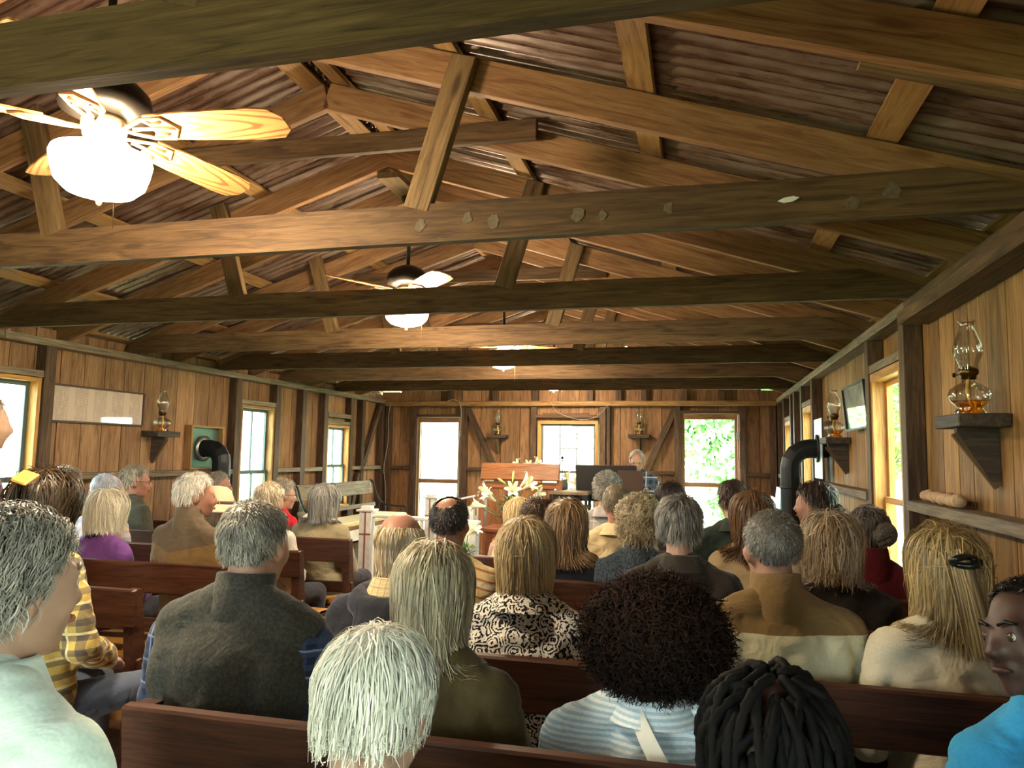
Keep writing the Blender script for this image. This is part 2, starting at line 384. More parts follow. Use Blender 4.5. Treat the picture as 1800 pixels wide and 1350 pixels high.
door(1, WF[0], 1.04); door(2, WF[2], 1.08)
portal((-1.8, YB-.15, 1.02), (0, 1, 0), 1.0, 2.05)

# ----- roof
ceil = empty('ceiling', kind='structure')
TY = [1.307, 2.643, 3.993, 5.270, 6.510, 7.652, 9.011]
TYall = [-1.35, 0.0]+TY
RY = []
for a, b in zip(TYall+[10.3], TYall[1:]+[10.3]):
    RY += [a+.02, (a+b)/2-.06] if b > a else [a]
RY = [-2.3]+RY
for y in RY:
    y += random.uniform(-.012, .012)
    for s in (-1, 1):
        z = .068
        beam('rafter', (XM+s*.0, y, roofz(XM, z)), (XM+s*3.12, y, roofz(XM+3.12, z)), .135, .04, (0, 0, 1), M_RAFTER, ceil, .003)
beam('rafter_splice', (.42, 1.955, roofz(.42, .07)), (1.25, 1.955, roofz(1.25, .07)), .15, .045, (0, 0, 1), M_STRUT, ceil, .004)
for dx in (.075, .86, 1.62, 2.43, 2.98):
    for s in (-1, 1):
        for a, b in ((-2.75, 1.4), (1.4, 5.6), (5.6, 10.62)):
            xx = XM+s*(dx+random.uniform(-.015, .015)); zz = roofz(xx, .148)+.012
            beam('purlin', (xx, a, zz), (xx, b, zz), .022, .10, (s*SL, 0, 1), M_PURLIN, ceil)
PIT = .072
def sheet_mesh(s, y0, wdt):
    nu = int(wdt/PIT*8)+1; us = np.linspace(y0, y0+wdt, nu); xs = np.array([.03, 1.0, 2.0, 3.2])
    V = []
    for q in xs:
        X = XM+s*q
        for u in us: V.append((X, u, roofz(X, .184)+.015+.015*math.cos(2*math.pi*u/PIT)))
    V = np.array(V); i = np.arange(len(xs)-1)[:, None]*nu; j = np.arange(nu-1)[None]
    F = np.stack([i+j, i+j+1, i+nu+j+1, i+nu+j], -1).reshape(-1, 4)
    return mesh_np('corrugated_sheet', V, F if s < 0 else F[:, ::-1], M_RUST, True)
for s in (-1, 1):
    y = -2.75
    while y < 10.6:
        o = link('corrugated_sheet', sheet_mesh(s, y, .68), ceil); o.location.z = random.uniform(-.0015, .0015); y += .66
for s in (-1, 1):
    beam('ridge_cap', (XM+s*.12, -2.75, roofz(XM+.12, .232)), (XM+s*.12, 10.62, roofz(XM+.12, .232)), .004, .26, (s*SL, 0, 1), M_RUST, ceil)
for s, X in ((1, XR+.13), (-1, XL-.13)):
    box('frieze_board', (min(X, X+.02*s), YB-.1, 2.2), (max(X, X+.02*s), 10.58, 2.375), M_STUD, ceil)
def tie_mesh(y, seed):
    """hand-sawn tie beam, upper corners cut to the roof"""
    zb, h, th = 2.25, .152, .048; n = 40; xl, xr = XL-.07, XR+.07
    xs = np.linspace(xl, xr, n); V = []; rn = lambda a, b, c: noise.noise(Vector((a, b, c)))
    for i, x in enumerate(xs):
        zt_ = min(zb+h, zb+.035+min(x-xl, xr-x)*.42)
        e = .004*rn(x*2.1, seed, 0); e2 = .006*rn(x*1.4, seed, 5); f = .004*rn(x*3, seed, 9)
        for yy, zz in ((-th+f, zb+e), (f, zb+e+.002), (f, zt_+e2), (-th+f, zt_+e2)): V.append((x, y+yy, zz))
    V = np.array(V); F = []
    for i in range(n-1):
        for j in range(4):
            a = i*4+j; b = i*4+(j+1) % 4; F.append((a, b, b+4, a+4))
    F += [(3, 2, 1, 0), tuple((n-1)*4+k for k in range(4))]
    me = mesh_np('tie_beam', V, np.array(F), M_BEAM); return me
for i, y in enumerate(TYall): link('tie_beam', tie_mesh(y, i*3.7), ceil)
for i, y in enumerate(TYall):
    a = random.uniform(-.02, .02)
    beam('strut', (-1.045+a, y-.03, 2.385), (-.865+a, y-.03, 2.985), .045, .105, (0, 1, 0), M_STRUT, ceil, .004)
    beam('strut', (-2.775-a, y-.03, 2.385), (-2.955-a, y-.03, 2.985), .045, .105, (0, 1, 0), M_STRUT, ceil, .004)
for y in (.55, 3.15, 5.80, 8.25):
    beam('collar_tie', (-2.88, y, 2.935), (-.70, y, 2.915), .095, .035, (0, 0, 1), M_BEAM, ceil, .003)
for u in (-3.6, -2.9, -2.3, -1.5, -1.1, -.75, -.2, .3): # short gable studs
    box('gable_stud', (u-.04, YF+.005, 2.23), (u+.04, YF+.085, roofz(u, .08)), M_STUD, ceil)
# flaked limewash marks on the second tie beam
M_FLAKE = speck('limewash_flake', C(84, 72, 56), C(106, 92, 74), 60, .8, .1)
for (x, z, r) in ((-1.03, 2.318, .022), (-.84, 2.335, .02), (-.74, 2.318, .024), (-.42, 2.325, .024), (-.33, 2.312, .016), (-.10, 2.325, .018), (.62, 2.33, .026), (.50, 2.30, .022), (-3.25, 2.33, .02)):
    n = 14; P = [(x+r*(1+.3*random.uniform(-1, 1))*math.cos(2*math.pi*k/n), z+1.1*r*(1+.3*random.uniform(-1, 1))*math.sin(2*math.pi*k/n)) for k in range(n)]
    prism('flake', P, .002, M_FLAKE, ceil, Matrix.Translation((0, 2.593, 0)))
prism('knot_plug', [(.265, 2.322), (.285, 2.332), (.315, 2.336), (.335, 2.33), (.315, 2.318), (.285, 2.314)], .006, M_WHITE, ceil, Matrix.Translation((0, 2.592, 0)))

# ----- outdoors
def grass_mat():
    b = NB('grass', rough=.9); f = b.noise(b.obj(), 3, 6, .7); g = b.noise(b.obj(), .15, 3)
    b.set('col', b.mix(b.ramp(g, [(.4, (0, 0, 0)), (.6, (1, 1, 1))]), b.ramp(f, [(.3, C(110, 140, 70)), (.7, C(170, 190, 120))]), C(206, 204, 184))); return b.m
V, F = lathe([(0.01, 0), (8, 0), (30, 0), (120, 0)], 32)
o = link('ground', mesh_np('ground', V, F[:, ::-1], grass_mat()), None); o.location = (-2, 5, -.35); tag(o, kind='structure')
def leaf_mat():
    b = NB('leaves', rough=.5); f = b.noise(b.obj(), 2.5, 3)
    b.set('col', b.ramp(f, [(.3, C(92, 156, 96)), (.7, C(164, 210, 140))])); return b.m
M_LEAF = leaf_mat(); M_BARK = speck('bark', C(70, 62, 54), C(104, 94, 84), 12, .9, .4)
def tree(x, y, h, rad, n, label, seed):
    rg = np.random.default_rng(seed); t = empty('leafy_tree', (x, y, -.35), label=label, cat='tree', group='trees outside the windows')
    V, F = tube(curve_pts([(0, 0, 0), (.1, .05, h*.3), (-.1, 0, h*.6), (0, .1, h*.85)], 12), .2, 8, rs=np.linspace(.24, .06, 13)[:13]) if False else tube([(0, 0, 0), (.1, .05, h*.3), (-.1, 0, h*.6), (0, .1, h*.85)], .2, 8, rs=[.24, .19, .12, .05])
    link('trunk', mesh_np('trunk', V, F, M_BARK, True), t)
    nc = 26; cc = rg.normal(size=(nc, 3)); cc /= np.linalg.norm(cc, axis=1)[:, None]; cc = cc*rg.uniform(.3, 1, (nc, 1))*np.array([rad, rad, h*.42])+np.array([0, 0, h*.55])
    c = cc[rg.integers(0, nc, n)]+rg.normal(size=(n, 3))*rad*.22
    c[:, 2] = np.maximum(c[:, 2], .3)
    a = rg.normal(size=(n, 3)); a /= np.linalg.norm(a, axis=1)[:, None]; b = np.cross(a, rg.normal(size=(n, 3))); b /= np.linalg.norm(b, axis=1)[:, None]
    s = rg.uniform(.07, .14, (n, 1)); V = np.stack([c-a*s, c+b*s*.5, c+a*s, c-b*s*.5], 1).reshape(-1, 3); F = np.arange(n*4).reshape(-1, 4)
    o = link('foliage', mesh_np('foliage', V, F, M_LEAF), t); tag(o, kind='stuff')
tree(1.0, 17.5, 6.5, 2.3, 34000, 'broad green tree filling the right-hand glazed door', 1)
tree(-2.6, 26, 7.5, 2.8, 8000, 'tall tree standing farther back behind the right-hand glazed door', 2)
tree(5.2, 25, 8, 3.0, 7000, 'tall tree at the right edge behind the far wall', 3)
tree(1.25, 14.2, 2.3, .9, 7000, 'low green bush outside the right-hand glazed door', 9)
tree(5.5, 20.5, 5, 1.6, 9000, 'slender tree seen through the nearest right-hand window', 11)
tree(7.5, 6.5, 6, 2.4, 6000, 'tree outside the nearest right-hand wall window', 4)
tree(8.5, 12, 7, 2.8, 6000, 'tree outside the farther right-hand wall windows', 5)
# ------------------------------------------------------------------ ceiling fans with lamps
def emit_mat(name, col, s):
    b = NB(name, col=(.9, .88, .8), rough=.4); b.set('ecol', col); b.set('estr', s); return b.m
M_BOWL = emit_mat('lit_glass_bowl', (1.0, .80, .54), LAMP)
def blade_mat():
    b = NB('fan_blade_oak', rough=.45); v = b.obj()
    s = b.sep(v); r = b.math('ADD', b.math('MULTIPLY', b.math('POWER', b.math('ABSOLUTE', s[1]), 1.6), 30), b.math('MULTIPLY', s[0], 1.15))
    n = b.noise(b.map(v, (3, 8, 1)), 2, 2); ph = b.math('ADD', b.math('MULTIPLY', r, 34), b.math('MULTIPLY', n, 6))
    wv = b.math('SINE', ph)
    b.set('col', b.ramp(b.math('MULTIPLY_ADD', wv, .5) if False else b.math('ADD', b.math('MULTIPLY', wv, .5), .5), [(.15, C(214, 160, 96)), (.72, C(206, 150, 88)), (.92, C(150, 100, 62))])); return b.m
M_BLADE = blade_mat()
def make_fan():
    t = empty('ceiling_fan')
    lathe_obj('motor_housing', [(.0, .255), (.05, .255), (.095, .235), (.128, .20), (.135, .165), (.13, .14), (.095, .125), (.06, .118), (.0, .118)], M_BRONZE, t, n=28)
    lathe_obj('switch_housing', [(.0, .118), (.062, .118), (.066, .105), (.066, .078), (.06, .07), (.06, .06), (.052, .045), (.05, .03), (.08, .015), (.08, .0), (0, 0)], M_IRONB, t, n=28)
    lathe_obj('light_bowl', [(.0, -.135), (.055, -.132), (.10, -.118), (.128, -.09), (.140, -.05), (.146, -.018), (.142, -.003), (.12, .006), (.08, .006)], M_BOWL, t, n=36)
    lathe_obj('finial', [(.0, -.165), (.007, -.16), (.010, -.148), (.006, -.138), (.0, -.134)], M_IRONB, t, n=10)
    tube_obj('pull_chain', [(.09, -.03, .0), (.10, -.045, -.06), (.102, -.047, -.26)], .0018, M_IRONB, t, 5)
    tube_obj('downrod', [(0, 0, .25), (0, 0, .5), (0, 0, .70)], .013, M_BRONZE, t, 10)
    lathe_obj('ceiling_canopy', [(.0, .66), (.03, .66), (.055, .69), (.06, .725), (.0, .725)], M_BRONZE, t, n=20)
    pts = [(.16, -.055), (.30, -.066), (.50, -.072), (.56, -.066), (.595, -.03), (.60, .03), (.57, .066), (.50, .072), (.30, .066), (.16, .055)]
    P = [(x-.38, y) for x, y in pts]
    me = bpy.data.meshes.new('blade'); n = len(P)
    me.from_pydata([(x, y, -.003) for x, y in P]+[(x, y, .003) for x, y in P], [], [list(range(n))[::-1], [n+i for i in range(n)]]+[[i, (i+1) % n, n+(i+1) % n, n+i] for i in range(n)])
    me.materials.append(M_BLADE)
    V = []; Fs = []
    for ln in ([(.06, 0, 0), (.10, .02, -.002), (.15, .045, 0), (.215, .05, 0), (.25, .0, 0), (.215, -.05, 0), (.15, -.045, 0), (.10, -.02, -.002), (.06, 0, 0)], [(.10, 0, 0), (.16, 0, 0), (.25, 0, 0)], [(.15, .045, 0), (.17, .02, 0), (.205, .03, 0)], [(.15, -.045, 0), (.17, -.02, 0), (.205, -.03, 0)]):
        v, f = tube(ln, .0065, 6); k = sum(len(q) for q in V); V.append(v); Fs += [g+k for g in f]
    br = mesh_np('blade_bracket', np.concatenate(V), [np.concatenate([f for f in Fs if f.shape[1] == 4]), np.concatenate([f for f in Fs if f.shape[1] == 6])], M_IRONB, True)
    for i in range(5):
        M = Matrix.Rotation(R(8+72*i), 4, 'Z') @ Matrix.Translation((0, 0, .085)) @ Matrix.Rotation(R(-13), 4, 'X')
        b = link('blade', me, t); b.matrix_local = M @ Matrix.Translation((.38, 0, 0))
        g = link('blade_bracket', br, b); g.matrix_local = Matrix.Translation((-.38, 0, -.006))
    return t
fan = make_fan()
FL = ['nearest ceiling fan with lit bowl lamp and pull chain at upper left', 'second ceiling fan hanging between the beams at mid ceiling', 'third ceiling fan mostly hidden behind the tie beams', 'farthest ceiling fan near the end wall, only its lamp showing']
for i, (y, z, rz) in enumerate(((1.86, 2.365, 0), (4.37, 2.39, 17), (6.8, 2.40, 30), (9.33, 2.41, 50))):
    f = fan if i == 0 else copy_tree(fan); f.location = (XM, y, z); f.rotation_euler.z = R(rz)
    tag(f, FL[i], 'ceiling fan', 'ceiling fans along the ridge')
    box('fan_mount_board', (XM-.07, y-.36, 3.10), (XM+.07, y+.36, 3.135), M_STRUT, ceil)

# ------------------------------------------------------------------ oil lamps on bracket shelves
def make_lamp():
    t = empty('oil_lamp')
    lathe_obj('glass_font', [(.0, .0), (.055, .0), (.058, .006), (.045, .022), (.048, .034), (.068, .055), (.074, .078), (.066, .10), (.04, .118), (.024, .126), (.022, .14)], M_LGLASS, t)
    lathe_obj('lamp_oil', [(.0, .004), (.05, .004), (.04, .024), (.043, .036), (.062, .054), (.0, .056)], M_OIL, t)
    tube_obj('wick', [(.0, 0, .15), (.006, .004, .09), (-.012, 0, .03), (.012, .01, .015)], .008, plain('cotton_wick', C(236, 196, 110), .8) if 'cotton_wick' not in bpy.data.materials else bpy.data.materials['cotton_wick'], t, 6)
    bn = lathe_obj('burner', [(.0, .138), (.026, .138), (.027, .152), (.034, .158), (.036, .172), (.03, .18), (.012, .19), (.0, .19)], M_BRASS, t, n=16)
    tube_obj('wick_knob', [(.03, 0, .16), (.055, 0, .16), (.056, 0, .16), (.06, 0, .16)], .003, M_BRASS, bn, 8, rs=[.002, .002, .010, .010])
    lathe_obj('chimney', [(.033, .17), (.034, .20), (.046, .225), (.052, .25), (.049, .275), (.036, .31), (.027, .335), (.024, .35), (.027, .362), (.034, .37)], M_LGLASS, t)
    return t
def make_shelf(depth=.175, width=.29):
    """origin at the wall under the shelf top, +y points into the room"""
    t = empty('bracket_shelf')
    box('shelf_board', (-width/2, 0, -.05), (width/2, depth, 0), M_SHELF, t, .004)
    prism('bracket', [(0, -.05), (depth*.82, -.05), (depth*.82, -.062), (.03, -.255), (0, -.255)], .035, M_SHELF, t, Matrix.Rotation(R(90), 4, 'Z'))
    beam('strut', (0, depth*.80, -.065), (0, .0, -.27), .02, .045, (1, 0, 0), M_STRUT, t)
    return t
lamp = make_lamp(); shelf = make_shelf()
LS = [((XR+PD0, 3.20, 1.63), 90, 'right wall nearest the camera', .34), ((XR+PD0, 6.17, 1.62), 90, 'right wall beside the picture', .24), ((XL-PD0, 5.63, 1.605), -90, 'left wall beside the document', .24),
      ((-2.85, YF+PD0, 1.735), 180, 'far wall above the pulpit', .24), ((-.81, YF+PD0, 1.755), 180, 'far wall above the pianist', .24)]
for i, (p, rz, where, wd) in enumerate(LS):
    s = shelf if i == 0 else copy_tree(shelf); s.location = p; s.rotation_euler.z = R(rz)
    tag(s, 'dark wooden bracket shelf on the '+where, 'shelf', 'bracket shelves')
    l = lamp if i == 0 else copy_tree(lamp); n = Vector((0, 1, 0)); n.rotate(Euler((0, 0, R(rz))))
    l.location = Vector(p)+n*.09; l.rotation_euler.z = R(rz+40)
    tag(l, 'glass oil lamp on the shelf, '+where, 'oil lamp', 'oil lamps')

# ------------------------------------------------------------------ pictures
def doc_mat():
    b = NB('framed_document', rough=.6, coat=1.0); b.b.inputs['Coat Roughness'].default_value = .02
    s = b.sep(b.obj())
    # faint print: lines of text in five columns
    ln = b.math('SINE', b.math('MULTIPLY', s[2], 700)); cl = b.math('SINE', b.math('ADD', b.math('MULTIPLY', s[0], 33), 1.2))
    br = b.noise(b.map(b.obj(), (60, 1, 9)), 1, 2)
    f = b.math('MULTIPLY', b.math('GREATER_THAN', ln, .1), b.math('MULTIPLY', b.math('GREATER_THAN', cl, -.55), b.math('GREATER_THAN', br, .42)))
    b.set('col', b.mix(b.math('MULTIPLY', f, .75), C(206, 186, 172), C(150, 132, 122))); return b.m
def framed(name, w_, h_, fr, mat, fmat, label, cat, M):
    t = empty(name); t.matrix_world = M; tag(t, label, cat)
    box('print', (-w_/2+fr, -.006, -h_/2+fr), (w_/2-fr, 0, h_/2-fr), mat, t)
    for a, b in ((-w_/2, -w_/2+fr), (w_/2-fr, w_/2)): box('frame_side', (a, -.018, -h_/2), (b, .004, h_/2), fmat, t)
    for a, b in ((-h_/2, -h_/2+fr), (h_/2-fr, h_/2)): box('frame_bar', (-w_/2+fr, -.018, a), (w_/2-fr, .004, b), fmat, t)
    return t
M_FRAME = plain('dark_frame_wood', C(64, 42, 36), .4)
framed('framed_document', .99, .29, .014, doc_mat(), M_FRAME, 'long white framed document with columns of print on the left wall', 'picture', Matrix.Translation((XL-PD0+.012, 4.98, 1.785)) @ Matrix.Rotation(R(90), 4, 'Z'))
def pic_mat():
    b = NB('framed_photo', rough=.5, coat=1.0); b.b.inputs['Coat Roughness'].default_value = .02
    f = b.noise(b.obj(), 6, 4); b.set('col', b.ramp(f, [(.35, C(60, 62, 66)), (.55, C(120, 120, 122)), (.7, C(176, 176, 172))])); return b.m
framed('framed_picture', .72, .31, .014, pic_mat(), M_BLACK, 'glazed picture reflecting the windows on the right wall', 'picture', Matrix.Translation((XR+.02, 5.43, 1.81)) @ Matrix.Rotation(R(-90), 4, 'Z') @ Matrix.Rotation(R(5), 4, 'X'))

# ------------------------------------------------------------------ stoves and pipes
def pipe_path(p_wall, n, drop, bend):
    p = np.array(p_wall, float); n = np.array(n, float); pts = [p-n*.05, p, p+n*bend[0]]
    e = p+n*(bend[0]+bend[1]); r = bend[1]
    for a in (22, 45, 68): pts.append(p+n*(bend[0]+r*math.sin(R(a)))+np.array([0, 0, -r*(1-math.cos(R(a)))]))
    pts += [e+np.array([0, 0, -r]), e+np.array([0, 0, -r-.3]), np.array([e[0], e[1], drop])]
    return pts
def stove(wallp, n, label, bend, rad, name='wood_stove', foff=0.):
    t = empty(name, (0, 0, 0)); pts = pipe_path(wallp, n, .72, bend); e = pts[-1]
    tag(t, label, 'stove', 'wood stoves with black pipes')
    tube_obj('stove_pipe', pts, rad, M_PIPE, t, 20, smooth=False)
    for z in (.95, 1.2): lathe_obj('pipe_collar', [(rad, -.012), (rad+.004, -.008), (rad+.004, .008), (rad, .012)], M_PIPE, t, (e[0], e[1], z), 20)
    e = e+np.array([foff, 0, 0])
    box('firebox', (e[0]-.24, e[1]-.2, .2), (e[0]+.24, e[1]+.2, .68), M_BLACK, t, .02); box('top_plate', (e[0]-.27, e[1]-.23, .68), (e[0]+.27, e[1]+.23, .71), M_BLACK, t, .005)
    for a in (-1, 1):
        for b in (-1, 1): box('leg', (e[0]+a*.2-.02, e[1]+b*.16-.02, 0), (e[0]+a*.2+.02, e[1]+b*.16+.02, .2), M_BLACK, t)
    d = box('door', (e[0]-.12, e[1]-.212, .32), (e[0]+.12, e[1]-.2, .58), M_BLACK, t, .004); return t
stove((XR+.03, 6.98, 1.545), (-1, 0, 0), 'black stove pipe elbowing into the right wall beside a window', (.10, .17), .082)
stove((XL-.03, 6.31, 1.46), (1, 0, 0), 'black stove pipe bending into a framed opening in the left wall', (.04, .13), .085, foff=.17)
M_FLASH = speck('pale_blue_flashing', C(150, 178, 196), C(190, 210, 222), 8, .4, .1)
o = empty('flue_flashing', (XR, 6.98, 1.545)); tag(o, 'pale metal flashing plate around the right-hand stove pipe', 'flashing plate')
box('plate', (-.004, -.21, -.26), (.002, .21, .26), M_FLASH, o)
lathe_obj('collar_ring', [(.088, 0), (.12, .004), (.125, .012), (.088, .016)], M_BLACK, o, (-.006, 0, 0), 24, rot=(0, R(-90), 0))
o = empty('flue_box', (XL-PD0, 6.31, 1.47)); tag(o, 'framed metal panel with round collar on the left wall', 'flue box')
box('metal_sheet', (.0, -.24, -.2), (.008, .24, .2), plain('green_metal_sheet', C(96, 126, 120), .35, .5), o)
for a, b in ((-.25, -.225), (.225, .25)): box('frame_side', (0, a, -.21), (.07, b, .21), M_PURLIN, o)
for a, b in ((-.21, -.19), (.19, .21)): box('frame_bar', (0, -.225, a), (.07, .225, b), M_PURLIN, o)
lathe_obj('collar_ring', [(.09, 0), (.12, .004), (.125, .02), (.09, .024)], plain('bright_collar', C(150, 154, 150), .3, .8), o, (.012, 0, -.01), 24, rot=(0, R(90), 0))

# ------------------------------------------------------------------ log on the rail, things leaning by the far right corner
b = NB('birch_log', rough=.85); f = b.noise(b.map(b.obj(), (4, 30, 4)), 3, 4)
b.set('col', b.ramp(f, [(.35, C(150, 116, 82)), (.55, C(196, 168, 132)), (.75, C(110, 82, 60))])); b.bump(f, .5, .01)
M_LOG = b.m
pts = [(0, y, .004*math.sin(y*40)) for y in np.linspace(-.30, .30, 16)]
o = tube_obj('birch_log', pts, .03, M_LOG, None, 12, rs=[.026+.004*math.sin(i*2.1) for i in range(16)]); o.location = (XR+.035, 3.72, 1.286); o.rotation_euler = (0, 0, R(-3))
tag(o, 'short pale log lying on the right wall rail', 'log')
o = box('blue_board', (-.012, -.26, 0), (.012, .26, .95), plain('pale_blue_board', C(150, 196, 224), .5), None, .004, pre=Matrix.Translation((.72, 8.45, .2)) @ Matrix.Rotation(R(7), 4, 'Y')); tag(o, 'pale blue board leaning behind the stove pipe', 'board')
o = box('white_sheet_board', (-.01, -.3, 0), (.01, .3, .82), M_WHITE, None, .004, pre=Matrix.Translation((.70, 9.08, .2)) @ Matrix.Rotation(R(9), 4, 'Y')); tag(o, 'white board leaning next to the pale blue board', 'board')

# ------------------------------------------------------------------ pews
def make_pew(L, cushion):
    """origin at the floor under the middle of the backrest, facing +y"""
    t = empty('pew'); h = .87; x0, x1 = -L/2, L/2
    beam('back_board', (x0, -.012, h-.078), (x1, -.012, h-.078), .155, .034, (0, -.09, 1), M_PEW, t, .006)
    beam('lower_board', (x0, .035, .545), (x1, .035, .545), .07, .028, (0, -.09, 1), M_PEW, t, .004)
    box('seat_plank', (x0, .05, .395), (x1, .43, .43), M_PEW, t, .005)
    box('seat_apron', (x0+.05, .395, .28), (x1-.05, .42, .395), M_PEW, t)
    for x in (x0+.035, 0, x1-.035):
        P = [(-.02, h-.005), (.035, h-.005), (.085, .50), (.10, .445), (.42, .445), (.435, .395), (.36, .36), (.36, 0), (.28, 0), (.26, .24), (.10, .24), (.085, 0), (.0, 0), (.02, .43)]
        if x == 0: P = [(.05, .395), (.40, .395), (.40, 0), (.33, 0), (.30, .25), (.12, .25), (.10, 0), (.05, 0)]
        prism('end_panel' if x else 'middle_support', P, .05 if x else .04, M_PEW, t, Matrix.Translation((x, 0, 0)) @ Matrix.Rotation(R(90), 4, 'Z') @ Matrix.Rotation(R(0), 4, 'Z') @ Matrix.Scale(1, 4))
    if cushion:
        n = 40; us = np.linspace(x0+.02, x1-.02, n); prof = [(.06, .31), (.045, .40), (.06, .448), (.12, .462), (.30, .462), (.41, .455), (.44, .435), (.445, .36), (.44, .30)]
        V = []
        for x in us:
            for j, (yy, zz) in enumerate(prof):
                k = noise.noise(Vector((x*5, yy*9, L))); V.append((x, yy+.008*k*(j in (0, 1, 7, 8)), zz+.008*k))
        m = len(prof); i = np.arange(n-1)[:, None]*m; j = np.arange(m-1)[None]
        F = np.stack([i+j, i+m+j, i+m+j+1, i+j+1], -1).reshape(-1, 4)
        link('cushion_cover', mesh_np('cushion_cover', np.array(V), F, M_CLOTHGOLD, True), t)
    return t
RB = [.85, 1.51, 2.16, 2.84, 3.50, 4.17, 4.80]; LB = [2.00, 2.67, 3.32, 3.98, 4.62]
pewR = make_pew(2.22, True); pewL = make_pew(2.22, True); ORD = ['rearmost', 'second', 'third', 'fourth', 'fifth', 'sixth', 'front']
for i, y in enumerate(RB):
    p = pewR if i == 0 else copy_tree(pewR); p.location = (-.17, y, 0); tag(p, '%s dark wooden pew of the right-hand block, counting from the camera' % ORD[i], 'pew', 'right-hand pews')
for i, y in enumerate(LB):
    p = pewL if i == 0 else copy_tree(pewL); p.location = (-3.37, y, 0); tag(p, '%s dark wooden pew of the left-hand block, counting from the camera' % ORD[i], 'pew', 'left-hand pews')
p = make_pew(1.35, True); p.location = (-3.75, 5.24, 0); tag(p, 'short dark pew at the very front of the left-hand block', 'pew', 'left-hand pews')

# pale-cushioned bench with curved iron arm along the left wall on the platform
t = empty('choir_bench', (-4.02, 8.1, .2), R(-90)); tag(t, 'old bench with pale cushion and curved arm along the left wall up front', 'bench')
L = 1.9
beam('back_board', (-L/2, -.16, .80), (L/2, -.16, .80), .17, .03, (0, -.2, 1), M_RAIL, t, .004); beam('back_slat', (-L/2, -.1, .58), (L/2, -.1, .58), .05, .025, (0, -.2, 1), M_RAIL, t)
box('seat', (-L/2, -.08, .40), (L/2, .36, .435), M_PLANKF, t, .004); box('cushion', (-L/2+.02, -.06, .435), (L/2-.02, .37, .49), M_CLOTHPALE, t, .015); box('apron', (-L/2, .33, .28), (L/2, .355, .40), M_WHITE, t)
for s in (-1, 1):
    tube_obj('curved_arm', curve_pts([(s*L/2, -.19, .89), (s*L/2, -.13, .86), (s*L/2, -.08, .72), (s*L/2, .0, .60), (s*L/2, .18, .565), (s*L/2, .32, .56), (s*L/2, .345, .51), (s*L/2, .345, .43)], 28), .014, M_BLACK, t, 8)
    for yy in (-.05, .3): box('leg', (s*(L/2-.05)-.025, yy-.025, 0), (s*(L/2-.05)+.025, yy+.025, .40), M_PLANKF, t)

# ------------------------------------------------------------------ altar rail, white stands, pulpit, table
M_CROSS = plain('brown_cross_wood', C(150, 96, 74), .5)
def cross_post(name, loc, h, w_, rz, label, cat, cz):
    t = empty(name, loc, R(rz)); tag(t, label, cat, 'white cross posts')
    box('post', (-w_/2, -w_/2, 0), (w_/2, w_/2, h-.05), M_WHITE, t, .004); box('cap', (-w_/2-.025, -w_/2-.025, h-.05), (w_/2+.025, w_/2+.025, h-.03), M_WHITE, t, .004); box('cap_block', (-w_/2+.01, -w_/2+.01, h-.03), (w_/2-.01, w_/2-.01, h), M_WHITE, t, .004)
    c = box('cross_upright', (-.007, -w_/2-.006, cz-.42), (.007, -w_/2, h-.055), M_CROSS, t); box('cross_arm', (-w_/2+.003, -w_/2-.005, cz-.007), (w_/2-.003, -w_/2, cz+.007), M_CROSS, t)
    return t
cross_post('altar_rail_post', (-2.99, 6.42, 0), .955, .115, 6, 'white post with brown cross at the left end of the altar rail', 'post', .70)
cross_post('cross_stand', (-3.17, 8.6, .2), .755, .125, 6, 'white pillar with brown cross standing before the far left door', 'pillar', .50)
t = empty('altar_rail', (-2.44, 6.45, 0)); tag(t, 'white altar rail across the front with square end post', 'railing')
beam('top_rail', (-.50, -.01, .865), (.52, .03, .835), .03, .08, (0, 0, 1), M_WHITE, t, .006); beam('lower_rail', (-.49, -.01, .16), (.46, .03, .16), .05, .04, (0, 0, 1), M_WHITE, t)
box('end_post', (.40, -.03, 0), (.50, .09, .82), M_WHITE, t, .004)
for i in range(5): box('baluster', (-.36+i*.16, -.01, .18), (-.33+i*.16, .02, .85), M_WHITE, t)
t = empty('white_lectern', (-2.72, 8.35, .2)); tag(t, 'low white lectern with slanted top between the cross pillar and pulpit', 'lectern')
beam('slant_top', (-.24, 0, .665), (.24, 0, .775), .02, .34, (0, 0, 1), M_WHITE, t, .004); box('front_panel', (-.2, -.14, 0), (.21, -.12, .65), M_WHITE, t); box('side_panel', (.19, -.12, 0), (.21, .14, .70), M_WHITE, t); box('side_panel', (-.2, -.12, 0), (-.18, .14, .63), M_WHITE, t)
beam('edge_trim', (.245, -.16, .55), (.245, -.16, .79), .012, .012, (1, 0, 0), M_CROSS, t); box('base', (-.23, -.17, 0), (.24, .17, .05), M_WHITE, t)
# pulpit
t = empty('wooden_pulpit', (-1.92, 8.05, .2)); tag(t, 'broad brown wooden pulpit with sloped reading board before the centre window', 'pulpit')
w2 = .44
beam('reading_board', (-w2, -.05, 1.06), (w2, -.05, 1.06), .19, .035, (0, .35, 1), M_PULPIT, t, .005)
box('front_panel', (-w2+.06, -.02, .08), (w2-.06, .0, .95), M_PULPIT, t)
for s in (-1, 1): box('corner_post', (s*w2-.03, -.05, 0), (s*w2+.03, .02, .98), M_PULPIT, t, .004); box('side_panel', (s*w2-.015, .02, .05), (s*w2+.015, .40, .98), M_SHELF if s > 0 else M_PULPIT, t)
for z in (.06, .88): box('panel_rail', (-w2+.03, -.04, z), (w2-.03, -.005, z+.07), M_PULPIT, t, .004)
for x in (-.14, .14): box('panel_stile', (x-.03, -.035, .13), (x+.03, -.008, .88), M_PULPIT, t)
